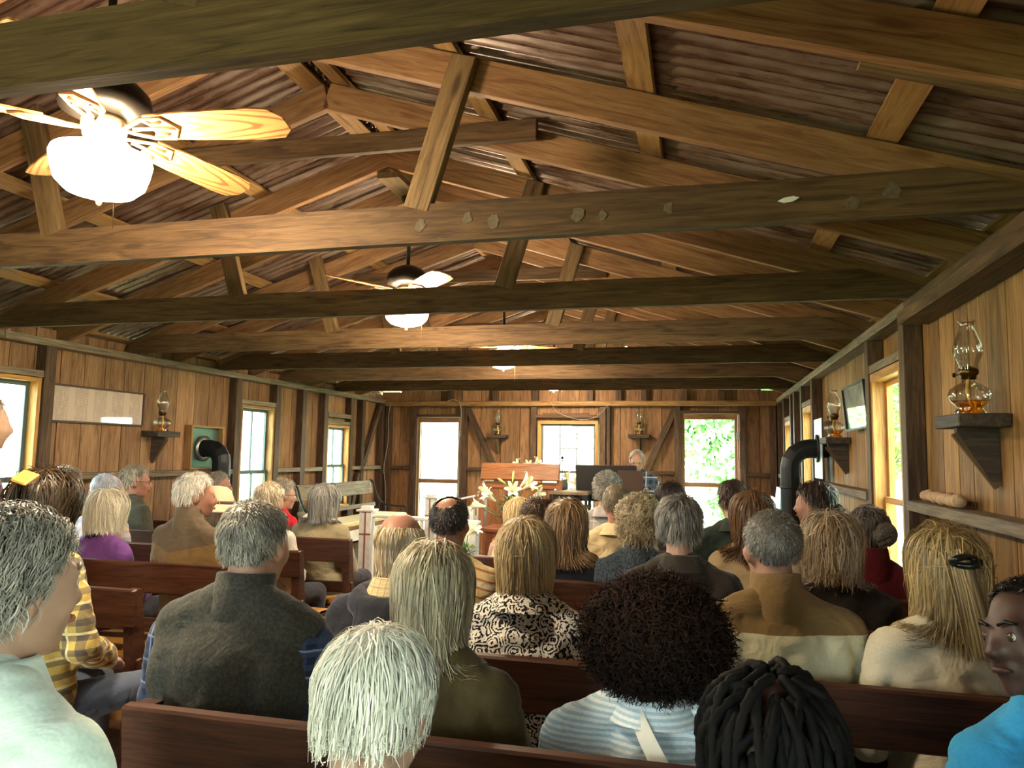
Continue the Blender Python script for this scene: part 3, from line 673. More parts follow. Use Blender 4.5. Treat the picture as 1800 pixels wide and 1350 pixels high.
box('shelf', (-w2, .02, .9), (w2, .42, .93), M_PULPIT, t); box('plinth', (-w2-.04, -.07, 0), (w2+.04, .42, .06), M_PULPIT, t, .004)
# communion table in front
t = empty('communion_table', (-1.52, 7.22, .2)); tag(t, 'reddish wooden table holding the lilies before the pulpit', 'table')
box('table_top', (-.55, -.25, .50), (.55, .25, .535), M_TABLE, t, .005); box('apron', (-.48, -.2, .40), (.48, -.18, .50), M_TABLE, t)
for a in (-1, 1):
    for b in (-1, 1): box('leg', (a*.47-.03, b*.19-.03, 0), (a*.47+.03, b*.19+.03, .50), M_TABLE, t, .003)
box('front_panel', (-.45, -.19, .05), (.45, -.175, .40), M_TABLE, t)

# ------------------------------------------------------------------ lilies
M_PETAL = plain('lily_petal', C(246, 242, 214), .5, sss=.1); M_STEM = plain('lily_leaf', C(70, 104, 56), .5); M_BUD = plain('lily_bud', C(196, 206, 120), .5)
def petal_mesh():
    V, F = [], []
    for k in range(6):
        a0 = 2*math.pi*k/6; 
        base = len(V)
        for i, (r, z, hw) in enumerate(((.006, 0, .004), (.012, .04, .009), (.022, .08, .015), (.042, .11, .018), (.066, .122, .011), (.078, .112, .001))):
            ca, sa = math.cos(a0), math.sin(a0)
            for s in (-1, 1): V.append((r*ca-s*hw*sa, r*sa+s*hw*ca, z-.0*abs(s)))
        for i in range(5): F.append((base+2*i, base+2*i+1, base+2*i+3, base+2*i+2))
    return mesh_np('lily_flower', np.array(V), np.array(F), M_PETAL, True)
ME_LILY = petal_mesh()
V, F = lathe([(.0, 0), (.007, .02), (.011, .06), (.008, .095), (.0, .105)], 8); ME_BUD = mesh_np('lily_bud', V, F, M_BUD, True)
def lily_plant(name, loc, stems, label, pot=.07, potmat=None, sc=1.0, lv=60, seed=0):
    rg = random.Random(seed); t = empty(name, loc); tag(t, label, 'lilies', 'white lilies')
    lathe_obj('pot', [(0, 0), (pot*.75, 0), (pot, pot*1.8), (pot*1.08, pot*1.85), (pot*1.0, pot*1.95), (pot*.9, pot*1.8), (0, pot*1.7)], potmat or M_TABLE, t, n=18)
    for i, (dx, dy, h, kind) in enumerate(stems):
        tube_obj('stem', curve_pts([(0, 0, pot*1.6), (dx*.35, dy*.35, h*.55), (dx*.8, dy*.8, h)], 8), .005, M_STEM, t, 5)
        d = Vector((dx, dy, .04+.12*rg.random())).normalized(); q = d.to_track_quat('Z', 'Y').to_matrix().to_4x4()
        f = link('flower' if kind else 'bud', ME_LILY if kind else ME_BUD, t); f.matrix_local = Matrix.Translation((dx*.8, dy*.8, h)) @ q @ Matrix.Scale(sc, 4)
    V, Fq = [], []
    for i in range(lv):
        a = rg.uniform(0, 6.28); z = pot*1.8+rg.uniform(0, .20); L_ = rg.uniform(.09, .17); c, s = math.cos(a), math.sin(a); r0 = rg.uniform(0, .04); b0 = len(V)
        for k, (u, up, hw) in enumerate(((0, 0, .005), (.35, .04, .011), (.7, .05, .009), (1, .03, .001))):
            for e in (-1, 1): V.append((c*(r0+L_*u)-e*s*hw, s*(r0+L_*u)+e*c*hw, z+up))
        for k in range(3): Fq.append((b0+2*k, b0+2*k+1, b0+2*k+3, b0+2*k+2))
    o = link('leaves', mesh_np('leaves', np.array(V), np.array(Fq), M_STEM), t); tag(o, kind='stuff')
    return t
lily_plant('lily_bouquet', (-1.80, 7.15, .735), [(-.30, -.08, .20, 1), (-.16, -.14, .26, 1), (-.24, .0, .32, 1), (.05, -.16, .34, 1), (.16, -.08, .38, 1), (.26, -.1, .30, 1), (.10, .06, .40, 1), (.24, .08, .36, 0), (-.36, -.05, .19, 0), (-.05, -.05, .42, 0), (.0, .05, .44, 0)], 'large bouquet of white lilies in a brown vase before the pulpit', .05, sc=1.15, lv=110, seed=1)
lily_plant('potted_lily', (-1.42, 8.75, .62), [(-.08, 0, .50, 1), (.08, .05, .56, 1), (.02, -.08, .46, 1), (.12, -.04, .40, 1), (-.1, .06, .38, 1)], 'tall potted white lilies left of the keyboard', .07, M_WHITE, 1.1, 110, 2)
box('plant_stand', (-1.54, 8.63, .2), (-1.30, 8.87, .62), M_TABLE, None, .004); tag(bpy.data.objects['plant_stand'], 'small wooden stand under the tall potted lilies', 'plant stand')
lily_plant('potted_lily', (-2.02, 8.75, .92), [(-.06, -.05, .36, 1), (.10, -.02, .38, 1), (.0, .08, .34, 1)], 'potted lilies peeping over the top of the pulpit', .06, M_WHITE, 1.0, 40, 3)
box('plant_stand', (-2.13, 8.64, .2), (-1.91, 8.86, .92), M_TABLE, None, .004); tag(bpy.data.objects['plant_stand.001'], 'small wooden stand behind the pulpit', 'plant stand')
lily_plant('potted_lily', (-1.96, 6.12, 0.32), [(-.05, -.04, .40, 1), (.06, -.02, .44, 1), (.02, .05, .36, 1), (.07, -.06, .33, 0)], 'potted lilies at the foot of the altar rail end post', .07, M_WHITE, 1.0, 110, 4)
box('plant_stand', (-2.06, 6.02, 0), (-1.86, 6.22, .32), M_TABLE, None, .004); tag(bpy.data.objects['plant_stand.002'], 'low wooden block under the lilies by the altar rail', 'plant stand')
# iron ornament cross on a thin stand before the centre window
t = empty('iron_cross_stand', (-1.62, 8.95, .2)); tag(t, 'thin iron stand with small squares before the centre window', 'cross stand')
tube_obj('rod', [(0, 0, 0), (0, 0, .6), (0, 0, 1.22)], .006, M_BLACK, t, 6); lathe_obj('foot', [(0, 0), (.09, 0), (.09, .012), (.01, .03)], M_BLACK, t, n=16)
for x, z in ((0, 1.22), (-.055, .84), (.055, .84), (0, .78)): box('square_ornament', (x-.018, -.005, z-.018), (x+.018, .005, z+.018), M_BLACK, t)
tube_obj('loop', curve_pts([(0, 0, 1.2), (.03, 0, 1.1), (.0, 0, .95), (-.03, 0, 1.1), (0, 0, 1.2)], 20), .003, M_BLACK, t, 5)

# ------------------------------------------------------------------ keyboard on its stand
t = empty('digital_piano', (-.88, 8.22, .2)); tag(t, 'long black digital piano with music rest in front of the pianist', 'keyboard')
box('body', (-.58, -.16, .76), (.58, .17, .87), plain('piano_black', C(32, 33, 34), .4), t, .012)
box('back_strip', (-.55, -.166, .815), (.55, -.16, .86), plain('piano_gloss_strip', C(60, 56, 46), .3), t)
ky = empty('keys', (0, 0, 0)); ky.parent = t
MK_W = plain('white_key', C(238, 238, 232), .3); MK_B = plain('black_key', C(18, 18, 18), .3)
for i in range(52): box('white_key', (-.53+i*.0204, .03, .868), (-.53+i*.0204+.0195, .16, .883), MK_W, ky)
for i in range(51):
    if i % 7 not in (1, 4): box('black_key', (-.53+i*.0204+.014, .03, .883), (-.53+i*.0204+.025, .11, .892), MK_B, ky)
o = box('music_rest', (-.33, -.012, 0), (.33, .012, .29), plain('music_rest_black', C(44, 42, 44), .5), t, .004, pre=Matrix.Translation((-.10, -.10, .87)) @ Matrix.Rotation(R(14), 4, 'X'))
o = box('sheet_music', (-.13, -.02, .0), (.14, -.013, .24), plain('brown_folder', C(80, 62, 54), .6), t, pre=Matrix.Translation((.16, -.105, .87)) @ Matrix.Rotation(R(14), 4, 'X'))
for s in (-1, 1): box('stand_leg', (s*.42-.02, -.12, 0), (s*.42+.02, .12, .76), M_BLACK, t, .004); box('stand_foot', (s*.42-.025, -.2, 0), (s*.42+.025, .2, .03), M_BLACK, t)
fc = bpy.data.curves.new('piano_badge', 'FONT'); fc.body = 'RD-88'; fc.size = .045; fc.extrude = .001; fc.align_x = 'CENTER'; fc.shear = .2; fc.materials.append(plain('badge_white', C(226, 226, 222), .4))
ft = bpy.data.objects.new('badge_tmp', fc); COL.objects.link(ft); bpy.context.view_layer.update(); o = link('badge_lettering', bpy.data.meshes.new_from_object(ft.evaluated_get(bpy.context.evaluated_depsgraph_get()))); bpy.data.objects.remove(ft); o.parent = t; o.location = (.40, -.168, .825); o.rotation_euler = (R(90), 0, 0)
# second keyboard / equipment left of it
t = empty('sound_console', (-1.36, 7.82, .2)); tag(t, 'grey equipment shelf with black boxes beside the pulpit', 'equipment')
box('top_board', (-.16, -.14, .84), (.24, .16, .875), M_RAIL, t, .004); box('black_box', (-.13, -.12, .74), (.1, .12, .84), M_BLACK, t, .006); box('lower_shelf', (-.16, -.14, .70), (.24, .16, .73), M_RAIL, t); box('cross_bar', (-.16, -.14, .52), (.24, -.1, .57), M_TABLE, t)
for a in (-.15, .22):
    for b in (-.12, .14): box('leg', (a-.015, b-.015, 0), (a+.015, b+.015, .84), M_BLACK, t)
box('switch_plate', (.02, -.145, .78), (.06, -.12, .815), M_WHITE, t)
t = empty('piano_stool', (-.72, 8.83, .2)); tag(t, 'black padded stool under the pianist', 'stool')
box('seat_pad', (-.26, -.17, .40), (.26, .17, .455), plain('black_vinyl', C(30, 30, 32), .45), t, .015)
for a in (-1, 1):
    for b in (-1, 1): box('leg', (a*.22-.018, b*.13-.018, 0), (a*.22+.018, b*.13+.018, .40), M_BLACK, t)

# ------------------------------------------------------------------ cables
M_CABLE = plain('grey_cable', C(150, 142, 132), .6)
def cable(pts, label, r=.006):
    o = tube_obj('cable', curve_pts(pts, 40), r, M_CABLE, None, 6); tag(o, label, 'cable', 'cables on the far wall')
yy = YF-.06
cable([(-4.52, yy, 2.2), (-4.55, yy, 2.0), (-4.54, yy, 1.7), (-4.56, yy, 1.5), (-4.6, yy, 1.2), (-4.56, yy, .9), (-4.55, yy, .25)], 'grey cable running down the far left corner')
cable([(-3.62, yy, 2.225), (-3.5, yy, 2.24), (-3.41, yy, 2.15), (-3.40, yy, 1.9), (-3.43, yy, 1.5), (-3.42, yy, 1.1), (-3.41, yy, .3)], 'grey cable hanging beside the far left door')
cable([(-2.05, yy-.02, 2.2), (-1.95, yy-.02, 2.06), (-1.65, yy-.02, 1.96), (-1.4, yy-.02, 2.0), (-1.2, yy-.02, 2.2)], 'thin cord looping above the centre window', .004)
# ------------------------------------------------------------------ people
bm = bmesh.new(); bmesh.ops.create_icosphere(bm, subdivisions=3, radius=1); bm.verts.ensure_lookup_table()
ICO_V = np.array([v.co[:] for v in bm.verts]); ICO_F = np.array([[v.index for v in f.verts] for f in bm.faces]); bm.free()
bm = bmesh.new(); bmesh.ops.create_icosphere(bm, subdivisions=4, radius=1); bm.verts.ensure_lookup_table()
ICO5_V = np.array([v.co[:] for v in bm.verts]); ICO5_F = np.array([[v.index for v in f.verts] for f in bm.faces]); bm.free()
def rot(yaw=0, down=0, roll=0):
    return np.array(Matrix.Rotation(R(yaw), 3, 'Z') @ Matrix.Rotation(R(-down), 3, 'X') @ Matrix.Rotation(R(roll), 3, 'Y'))
class Prims:
    def __init__(s): s.V = []
    def ell(s, c, r, Rm=None):
        v = ICO_V*np.array(r if hasattr(r, '__len__') else (r, r, r))
        if Rm is not None: v = v@Rm.T
        s.V.append(v+np.array(c)); return s
    def cap(s, p0, p1, r0, r1):
        p0 = np.array(p0, float); p1 = np.array(p1, float); a = p1-p0; L = np.linalg.norm(a)
        a = a/(L+1e-9); f = (ICO_V@a) > 0
        s.V.append(np.where(f[:, None], p1+ICO_V*r1, p0+ICO_V*r0)); return s
    def mesh(s, name, vox, smooth=4, fold=0, mat=None, seed=0, fscale=5.0):
        V = np.concatenate(s.V); n = len(ICO_V); F = np.concatenate([ICO_F+i*n for i in range(len(s.V))])
        me = mesh_np('tmp', V, F); o = bpy.data.objects.new('tmp', me); COL.objects.link(o)
        md = o.modifiers.new('r', 'REMESH'); md.mode = 'VOXEL'; md.voxel_size = vox
        sm = o.modifiers.new('s', 'SMOOTH'); sm.factor = .5; sm.iterations = smooth
        dg = bpy.context.evaluated_depsgraph_get(); out = bpy.data.meshes.new_from_object(o.evaluated_get(dg), depsgraph=dg)
        bpy.data.objects.remove(o); bpy.data.meshes.remove(me)
        out.name = name; out.materials.clear()
        if mat: out.materials.append(mat)
        nv = len(out.vertices)
        if fold:
            co = np.empty(nv*3, np.float32); out.vertices.foreach_get('co', co); co = co.reshape(-1, 3)
            no = np.empty(nv*3, np.float32); out.vertices.foreach_get('normal', no); no = no.reshape(-1, 3)
            h = np.array([noise.noise(Vector((p[0]*fscale+seed, p[1]*fscale, p[2]*fscale*1.7)))+.6*noise.noise(Vector((p[0]*fscale*2.2, p[1]*fscale*2.2+seed, p[2]*fscale*3.2))) for p in co.tolist()])
            r2 = np.array([noise.noise(Vector((p[0]*11+seed, p[1]*11, p[2]*15+p[0]*6))) for p in co.tolist()]); h = -np.abs(h)*.8+.2-.9*np.clip(.22-np.abs(r2), 0, 1)**1.5*4
            out.vertices.foreach_set('co', (co+no*(h*fold)[:, None]).astype(np.float32).ravel())
        out.polygons.foreach_set('use_smooth', np.ones(len(out.polygons), bool)); out.update()
        return out

# ----- cloth and skin materials
def skin_mat(col):
    g_ = sum(col)/3; col = tuple(int((c*.86+g_*.14)*.86) for c in col)
    k = 'skin_%d_%d_%d' % col
    if k in MATS: return MATS[k]
    b = NB(k, rough=.5, spec=.35); f = b.noise(b.obj(), 22, 4); c = C(*col)
    b.set('col', b.ramp(f, [(.3, tuple(x*.88 for x in c)), (.7, tuple(min(1, x*1.08) for x in c))])); b.b.inputs['Subsurface Weight'].default_value = .06; b.bump(f, .06, .002)
    MATS[k] = b.m; return b.m
def cloth(kind, *cols, p=.02, rough=.85):
    cs = [C(*c) for c in cols]; b = NB('cloth_'+kind, rough=rough, spec=.2); b.b.inputs['Sheen Weight'].default_value = .12
    v = b.obj(); s = b.sep(v); weave = b.noise(v, 160, 3)
    def st(ax, per, duty, ph=0.):
        return b.math('GREATER_THAN', b.math('SINE', b.math('ADD', b.math('MULTIPLY', s[ax], 2*math.pi/per), ph)), duty)
    if kind == 'solid': c = b.ramp(b.noise(v, 6, 3), [(.3, tuple(x*.86 for x in cs[0])), (.7, cs[0])])
    elif kind == 'stripes': c = b.mix(st(2, p, .0), cs[0], cs[1])
    elif kind == 'slant':
        w_ = b.math('ADD', s[2], b.math('MULTIPLY', s[0], .28)); f = b.math('SINE', b.math('MULTIPLY', w_, 2*math.pi/p)); g = b.math('SINE', b.math('MULTIPLY', w_, 2*math.pi/(p*2.7)))
        c = b.mix(b.math('GREATER_THAN', f, .75), cs[0], cs[1]); c = b.mix(b.math('GREATER_THAN', g, .8), c, cs[2])
    elif kind == 'plaid':
        a = b.mix(b.math('MULTIPLY', st(0, p, .2), .6), cs[0], cs[1]); a = b.mix(b.math('MULTIPLY', st(2, p, .2), .6), a, cs[1])
        c = b.mix(b.math('MAXIMUM', st(0, p*2, .96), st(2, p*2, .96)), a, cs[2])
    elif kind == 'swirl':
        vo = b.node('ShaderNodeTexVoronoi'); b.put(vo.inputs['Vector'], v); vo.inputs['Scale'].default_value = 20
        n = b.noise(v, 50, 3); r = b.math('SINE', b.math('ADD', b.math('MULTIPLY', vo.outputs['Distance'], 30), b.math('MULTIPLY', n, 16)))
        br = b.noise(v, 90, 2); f = b.math('MULTIPLY', b.math('GREATER_THAN', r, -.05), b.math('GREATER_THAN', br, .42))
        c = b.mix(f, cs[0], cs[1])
    elif kind == 'twotone':   # yoke above p, second colour below
        e = b.math('ADD', s[2], b.math('MULTIPLY', b.math('ABSOLUTE', s[0]), -.0)); c = b.mix(b.math('GREATER_THAN', e, p), cs[1], cs[0])
    elif kind == 'yoke':
        e = b.math('SUBTRACT', s[2], b.math('MULTIPLY', b.math('ABSOLUTE', s[0]), .22)); c = b.mix(b.math('GREATER_THAN', e, p), cs[1], cs[0])
    else: c = b.ramp(b.noise(v, 120, 2), [(.4, cs[0]), (.6, cs[1])])
    c = b.mix(.25, c, b.mix(1.0, c, b.ramp(weave, [(.3, (.55,)*3), (.7, (1.1,)*3)]), 'MULTIPLY')); b.set('col', c); wrk = b.noise(b.map(v, (1, 1, 1.5)), 8, 3, .5, 1.5); b.bump(b.math('ADD', wrk, b.math('MULTIPLY', weave, .04)), .35, .03)
    return b.m
def hair_mat(c1, c2, rough=.45):
    k = 'hair_%s_%s' % (c1, c2)
    if k in MATS: return MATS[k]
    b = NB(k, rough=rough, spec=.45 if rough < .6 else .12); at = b.node('ShaderNodeAttribute'); at.attribute_name = 'hv'
    b.set('col', b.ramp(at.outputs['Fac'], [(.05, C(*c1)), (.95, C(*c2))])); MATS[k] = b.m; return b.m
def eye_mat():
    b = NB('eye', rough=.15, spec=.6); y = b.sep(b.obj())[1]
    b.set('col', b.ramp(y, [(.0, (.62, .58, .54)), (.0078, (.05, .03, .02))], 'CONSTANT')); return b.m
M_EYE = eye_mat(); M_GLS = plain('spectacle_frame', C(60, 40, 34), .3, .4); M_SHOE = plain('shoe_leather', C(40, 32, 28), .5)
V, F = ICO_V*np.array([.048, .13, .045]), ICO_F; V = V.copy(); V[:, 2] = np.maximum(V[:, 2], -.03); ME_SHOE = mesh_np('shoe', V, F, M_SHOE, True)
ME_EYE = mesh_np('eye', ICO_V*.0125, ICO_F, M_EYE, True)

def lid_mesh(skin):
    k = 'lid%s' % (skin,)
    if k not in MATS:
        z = ICO_V[:, 2]; f = ICO_F[((z > .30)[ICO_F]).all(1) | ((z < -.42)[ICO_F]).all(1)]; MATS[k] = mesh_np('eyelid', ICO_V*.0142, f, skin_mat(skin), True)
    return MATS[k]
CC = np.array([0, -.012, .03]); CR = np.array([.079, .099, .089])     # cranium in the head frame
def scalp_ok(d, h):
    low = np.interp(d[:, 1], [-1, -.5, -.15, .1, .4, .7, 1], [-.80, -.70, -.36, -.06, .36, .56, .66])
    ok = d[:, 2] > low+h.get('line', 0)
    if 'bald' in h:
        c = np.array(h['bald'][:3], float); c /= np.linalg.norm(c); ok &= (d@c) < h['bald'][3]
    return ok
def ribbons(P, wdt, ctr, rg, flat=None):
    """P (n,s,3) strand paths -> verts, quads"""
    n, s, _ = P.shape; T = np.gradient(P, axis=1); T /= np.linalg.norm(T, axis=2, keepdims=True)+1e-9
    out = P-ctr; out /= np.linalg.norm(out, axis=2, keepdims=True)+1e-9
    side = np.cross(T, out); side += .35*rg.normal(size=(n, 1, 3)); side -= T*(side*T).sum(2, keepdims=True); side /= np.linalg.norm(side, axis=2, keepdims=True)+1e-9
    tp = np.linspace(1, 0, s)**.6*.75+.25; w_ = (wdt*rg.uniform(.6, 1.3, n))[:, None, None]*tp[None, :, None]*.5
    V = np.stack([P-side*w_, P+side*w_], 2).reshape(-1, 3)
    i = (np.arange(n)*s*2)[:, None]+np.arange(s-1)[None]*2
    F = np.stack([i, i+1, i+3, i+2], -1).reshape(-1, 4)
    return V, F
def make_hair(h, Rh, Hc, sc, colliders, seed):
    """returns mesh in body space; h: hair description"""
    rg = np.random.default_rng(seed); n, S = int(h.get('n', 1200)*(.85 if h['style'] != 'braids' else 1)), h.get('s', 7); st = h['style']
    d = rg.normal(size=(n*6, 3)); d /= np.linalg.norm(d, axis=1)[:, None]; d = d[scalp_ok(d, h)][:n]; n = len(d)
    rad = CR*sc; cc = CC*sc
    loc = cc+d*rad; nrm = d/rad; nrm /= np.linalg.norm(nrm, axis=1)[:, None]
    vol = h.get('vol', .02)*sc; off = rg.uniform(.15, 1, n)**.8*vol
    L = h['len']*sc*rg.uniform(.75, 1.1, n); crown = np.array(h.get('crown', (0, -.25, 1)), float); crown /= np.linalg.norm(crown)
    tang = nrm-(crown+rg.normal(size=(n, 3))*h.get('cj', .3)); tang -= nrm*(tang*nrm).sum(1, keepdims=True); tang /= np.linalg.norm(tang, axis=1)[:, None]+1e-6
    comb = np.zeros((n, 3)); fr = np.clip((d[:, 1]-.1)*1.5, 0, 1)
    comb[:, 1] -= fr*1.2; comb[:, 0] += fr*np.sign(d[:, 0]+h.get('side', 0))*.5
    lift = h.get('lift', .3)
    d0 = tang*(1-lift)+nrm*lift+comb*h.get('combw', 1)+rg.normal(size=(n, 3))*h.get('mess', .12)
    if st == 'afro': d0 = nrm+rg.normal(size=(n, 3))*.32
    d0 /= np.linalg.norm(d0, axis=1)[:, None]
    p = Hc+(loc@Rh.T); v = d0@Rh.T; P = [p.copy()]
    g = np.array([0, 0, -1.]); grav = h.get('grav', .3); zc = Hc[2]+h.get('zcut', -9)*sc+rg.normal(size=n)*h.get('zj', .008)
    step = (L/(S-1))[:, None]; alive = np.ones(n, bool)
    for k in range(1, S):
        v = v*(1-grav)+g*grav+rg.normal(size=(n, 3))*h.get('jit', .04); v /= np.linalg.norm(v, axis=1)[:, None]
        q = p+v*step
        ph = (q-Hc)@Rh; e = (ph-cc)/(rad+off[:, None]); l = np.linalg.norm(e, axis=1)
        lim = np.minimum(1, .9+.1*(k/2)) if st != 'afro' else 0
        m = l < lim
        ph[m] = cc+(e[m]/l[m, None])*(rad+off[m, None])*lim
        if st != 'afro':   # lie close to the head above its widest line
            m = (l > 1) & (ph[:, 2] > -.01); ph[m] = cc+(e[m]/l[m, None])*(rad+off[m, None])*(1+(l[m]-1)*h.get('hug', .25))[:, None]
        if st != 'afro' and k > 1:   # below the widest line the hair falls inwards
            z_ = ph[:, 2]; t_ = 1+np.clip(z_, -.2, 0)*h.get('tuck', .9); e2 = (ph[:, :2]-cc[:2])/(rad[:2]+off[:, None]); l2 = np.linalg.norm(e2, axis=1)+1e-9; m = (z_ < -.01) & (l2 > t_)
            ph[m, :2] = cc[:2]+(e2[m]/l2[m, None])*(t_[m]+(l2[m]-t_[m])*.3)[:, None]*(rad[:2]+off[m, None])
        q = Hc+ph@Rh.T
        for c_, r_ in colliders:
            e = (q-c_)/(r_+off[:, None]*.7); l = np.linalg.norm(e, axis=1); m = l < 1
            q[m] = c_+(e[m]/l[m, None])*(r_+off[m, None]*.7)
        dead = q[:, 2] < zc
        alive &= ~dead
        q = np.where(alive[:, None], q, np.where(dead[:, None] & (p[:, 2] > zc)[:, None], p+(q-p)*((p[:, 2]-zc)/(np.abs(p[:, 2]-q[:, 2])+1e-6))[:, None].clip(0, 1), p))
        v = np.where(alive[:, None], (q-p)/(np.linalg.norm(q-p, axis=1)[:, None]+1e-9), v); p = q; P.append(p.copy())
    P = np.stack(P, 1)
    if h.get('wave'):
        amp, fq = h['wave']; ph = rg.uniform(0, 6.28, (n, 1)); t = np.linspace(0, 1, S)[None]; rr = np.minimum(1, t*3)
        T = np.gradient(P, axis=1); T /= np.linalg.norm(T, axis=2, keepdims=True)+1e-9; o_ = P-Hc; o_ /= np.linalg.norm(o_, axis=2, keepdims=True)+1e-9
        sd = np.cross(T, o_); a = 2*np.pi*fq*t+ph
        P = P+sd*(amp*np.sin(a)*rr)[..., None]+o_*(.7*amp*np.cos(a)*rr)[..., None]
    if st == 'afro': return afro_mesh(h, Rh, Hc, sc, rg)
    if st == 'braids': return braid_mesh(P, h, rg, Hc)
    if 'pony' in h:      # a gathered bundle hanging from a point at the back of the head
        m = 420; a = np.array(h['pony']); base = Hc+(a*sc)@Rh.T; q = base+rg.normal(size=(m, 3))*np.array([.012, .006, .008]); PP = [q.copy()]
        vel = np.array([h.get('ponydx', .0), -.35, -.9])+rg.normal(size=(m, 3))*.10
        for k in range(1, S):
            vel = vel*.75+np.array([h.get('ponydx', .0), 0, -1])*.25; vel /= np.linalg.norm(vel, axis=1)[:, None]; q = q+vel*(h.get('ponylen', .2)/(S-1))
            for c_, r_ in colliders:
                e = (q-c_)/(r_+.012); l = np.linalg.norm(e, axis=1); mm = l < 1; q[mm] = c_+(e[mm]/l[mm, None])*(r_+.012)
            PP.append(q.copy())
        P = np.concatenate([P, np.stack(PP, 1)], 0)
    if 'bun' in h:
        m = 500; c0 = np.array(h['bun'][:3])*sc; r0 = h['bun'][3]*sc; th = rg.uniform(0, 6.28, (m, 1))+np.linspace(0, 2.4, S)[None]; ph = np.arccos(rg.uniform(-1, 1, (m, 1)))+.3*np.sin(th*2)
        q = c0+r0*np.stack([np.sin(ph)*np.cos(th), .75*np.sin(ph)*np.sin(th), np.cos(ph)], -1); P = np.concatenate([P, Hc+q@Rh.T], 0)
    n = len(P); V, Fq = ribbons(P, h.get('w', .004), Hc, rg)
    rt = P[:, min(3, S-1)]; cl = np.array([noise.noise(Vector((q_-Hc)*26)+Vector((seed*.1, 0, 0))) for q_ in rt])
    hv = np.repeat(np.clip(.5+cl*.75+rg.normal(size=n)*.16, 0, 1), S*2)
    if 'streak' in h:  # lighter towards the ends
        hv = np.clip(hv*.7+np.tile(np.repeat(np.linspace(-.1, .35, S), 2), n), 0, 1)
    # under-layer that keeps the scalp covered
    k5 = scalp_ok(ICO5_V, h); f5 = ICO5_F[k5[ICO5_F].all(1)]; base = (cc+ICO5_V*(rad+h.get('base', .003)*sc))
    if st == 'afro': base = cc+ICO5_V*(rad+h['len']*.42)+np.array([0, -.015, 0])
    bv = Hc+base@Rh.T
    if st == 'afro': bv = bv+np.array([noise.noise(Vector(x*22))*.02 for x in bv])[:, None]*ICO5_V
    Vall = np.concatenate([V, bv]); me = mesh_np('hair', Vall, [Fq, f5+len(V)], hair_mat(*h['col'], rough=h.get('rough', .45)), True)
    at = me.attributes.new('hv', 'FLOAT', 'POINT')
    if len(me.vertices) == len(Vall): at.data.foreach_set('value', np.concatenate([hv, np.full(len(bv), h.get('basev', .25))]).astype(np.float32))
    return me
def afro_mesh(h, Rh, Hc, sc, rg):
    """a round mass of small springy curls"""
    rad = np.array(h['rad'])*sc; ctr = np.array(h.get('ctr', (0, -.02, -.005)))*sc; n, S = h['n'], 11
    d = rg.normal(size=(n*2, 3)); d /= np.linalg.norm(d, axis=1)[:, None]; d = d[~((d[:, 1] > .45) & (d[:, 2] < .45))][:n]; n = len(d)
    bump = np.array([1+.07*noise.noise(Vector(q*3.1))+.05*noise.noise(Vector(q*8)) for q in d]); c = ctr+d*rad*(bump*rg.uniform(.84, 1.0, n))[:, None]
    ax = d*rg.uniform(.2, 1, (n, 1))+rg.normal(size=(n, 3))*.55+np.array([0, 0, -.35]); ax /= np.linalg.norm(ax, axis=1)[:, None]
    u = np.cross(ax, rg.normal(size=(n, 3))); u /= np.linalg.norm(u, axis=1)[:, None]; v = np.cross(ax, u)
    t = np.linspace(0, 1, S)[None]; L = rg.uniform(.025, .05, (n, 1)); r = rg.uniform(.004, .009, (n, 1)); a = 2*np.pi*rg.uniform(1, 1.8, (n, 1))*t+rg.uniform(0, 6.28, (n, 1))
    P = c[:, None]+ax[:, None]*(L*(t-.3))[..., None]+u[:, None]*(r*np.cos(a))[..., None]+v[:, None]*(r*np.sin(a))[..., None]
    P = Hc+P@Rh.T; V, Fq = ribbons(P, h.get('w', .0035), Hc, rg); k5 = ~((ICO5_V[:, 1] > .5) & (ICO5_V[:, 2] < .45)); f5 = ICO5_F[k5[ICO5_F].all(1)]
    bv = Hc+(ctr+ICO5_V*rad*np.array([.86+.07*noise.noise(Vector(q*3.1))+.05*noise.noise(Vector(q*8)) for q in ICO5_V])[:, None])@Rh.T
    me = mesh_np('hair', np.concatenate([V, bv]), [Fq, f5+len(V)], hair_mat(*h['col'], rough=.75), True); at = me.attributes.new('hv', 'FLOAT', 'POINT')
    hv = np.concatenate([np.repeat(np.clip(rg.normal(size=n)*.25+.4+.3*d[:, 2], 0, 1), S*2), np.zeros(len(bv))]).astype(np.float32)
    if len(me.vertices) == len(hv): at.data.foreach_set('value', hv)
    return me
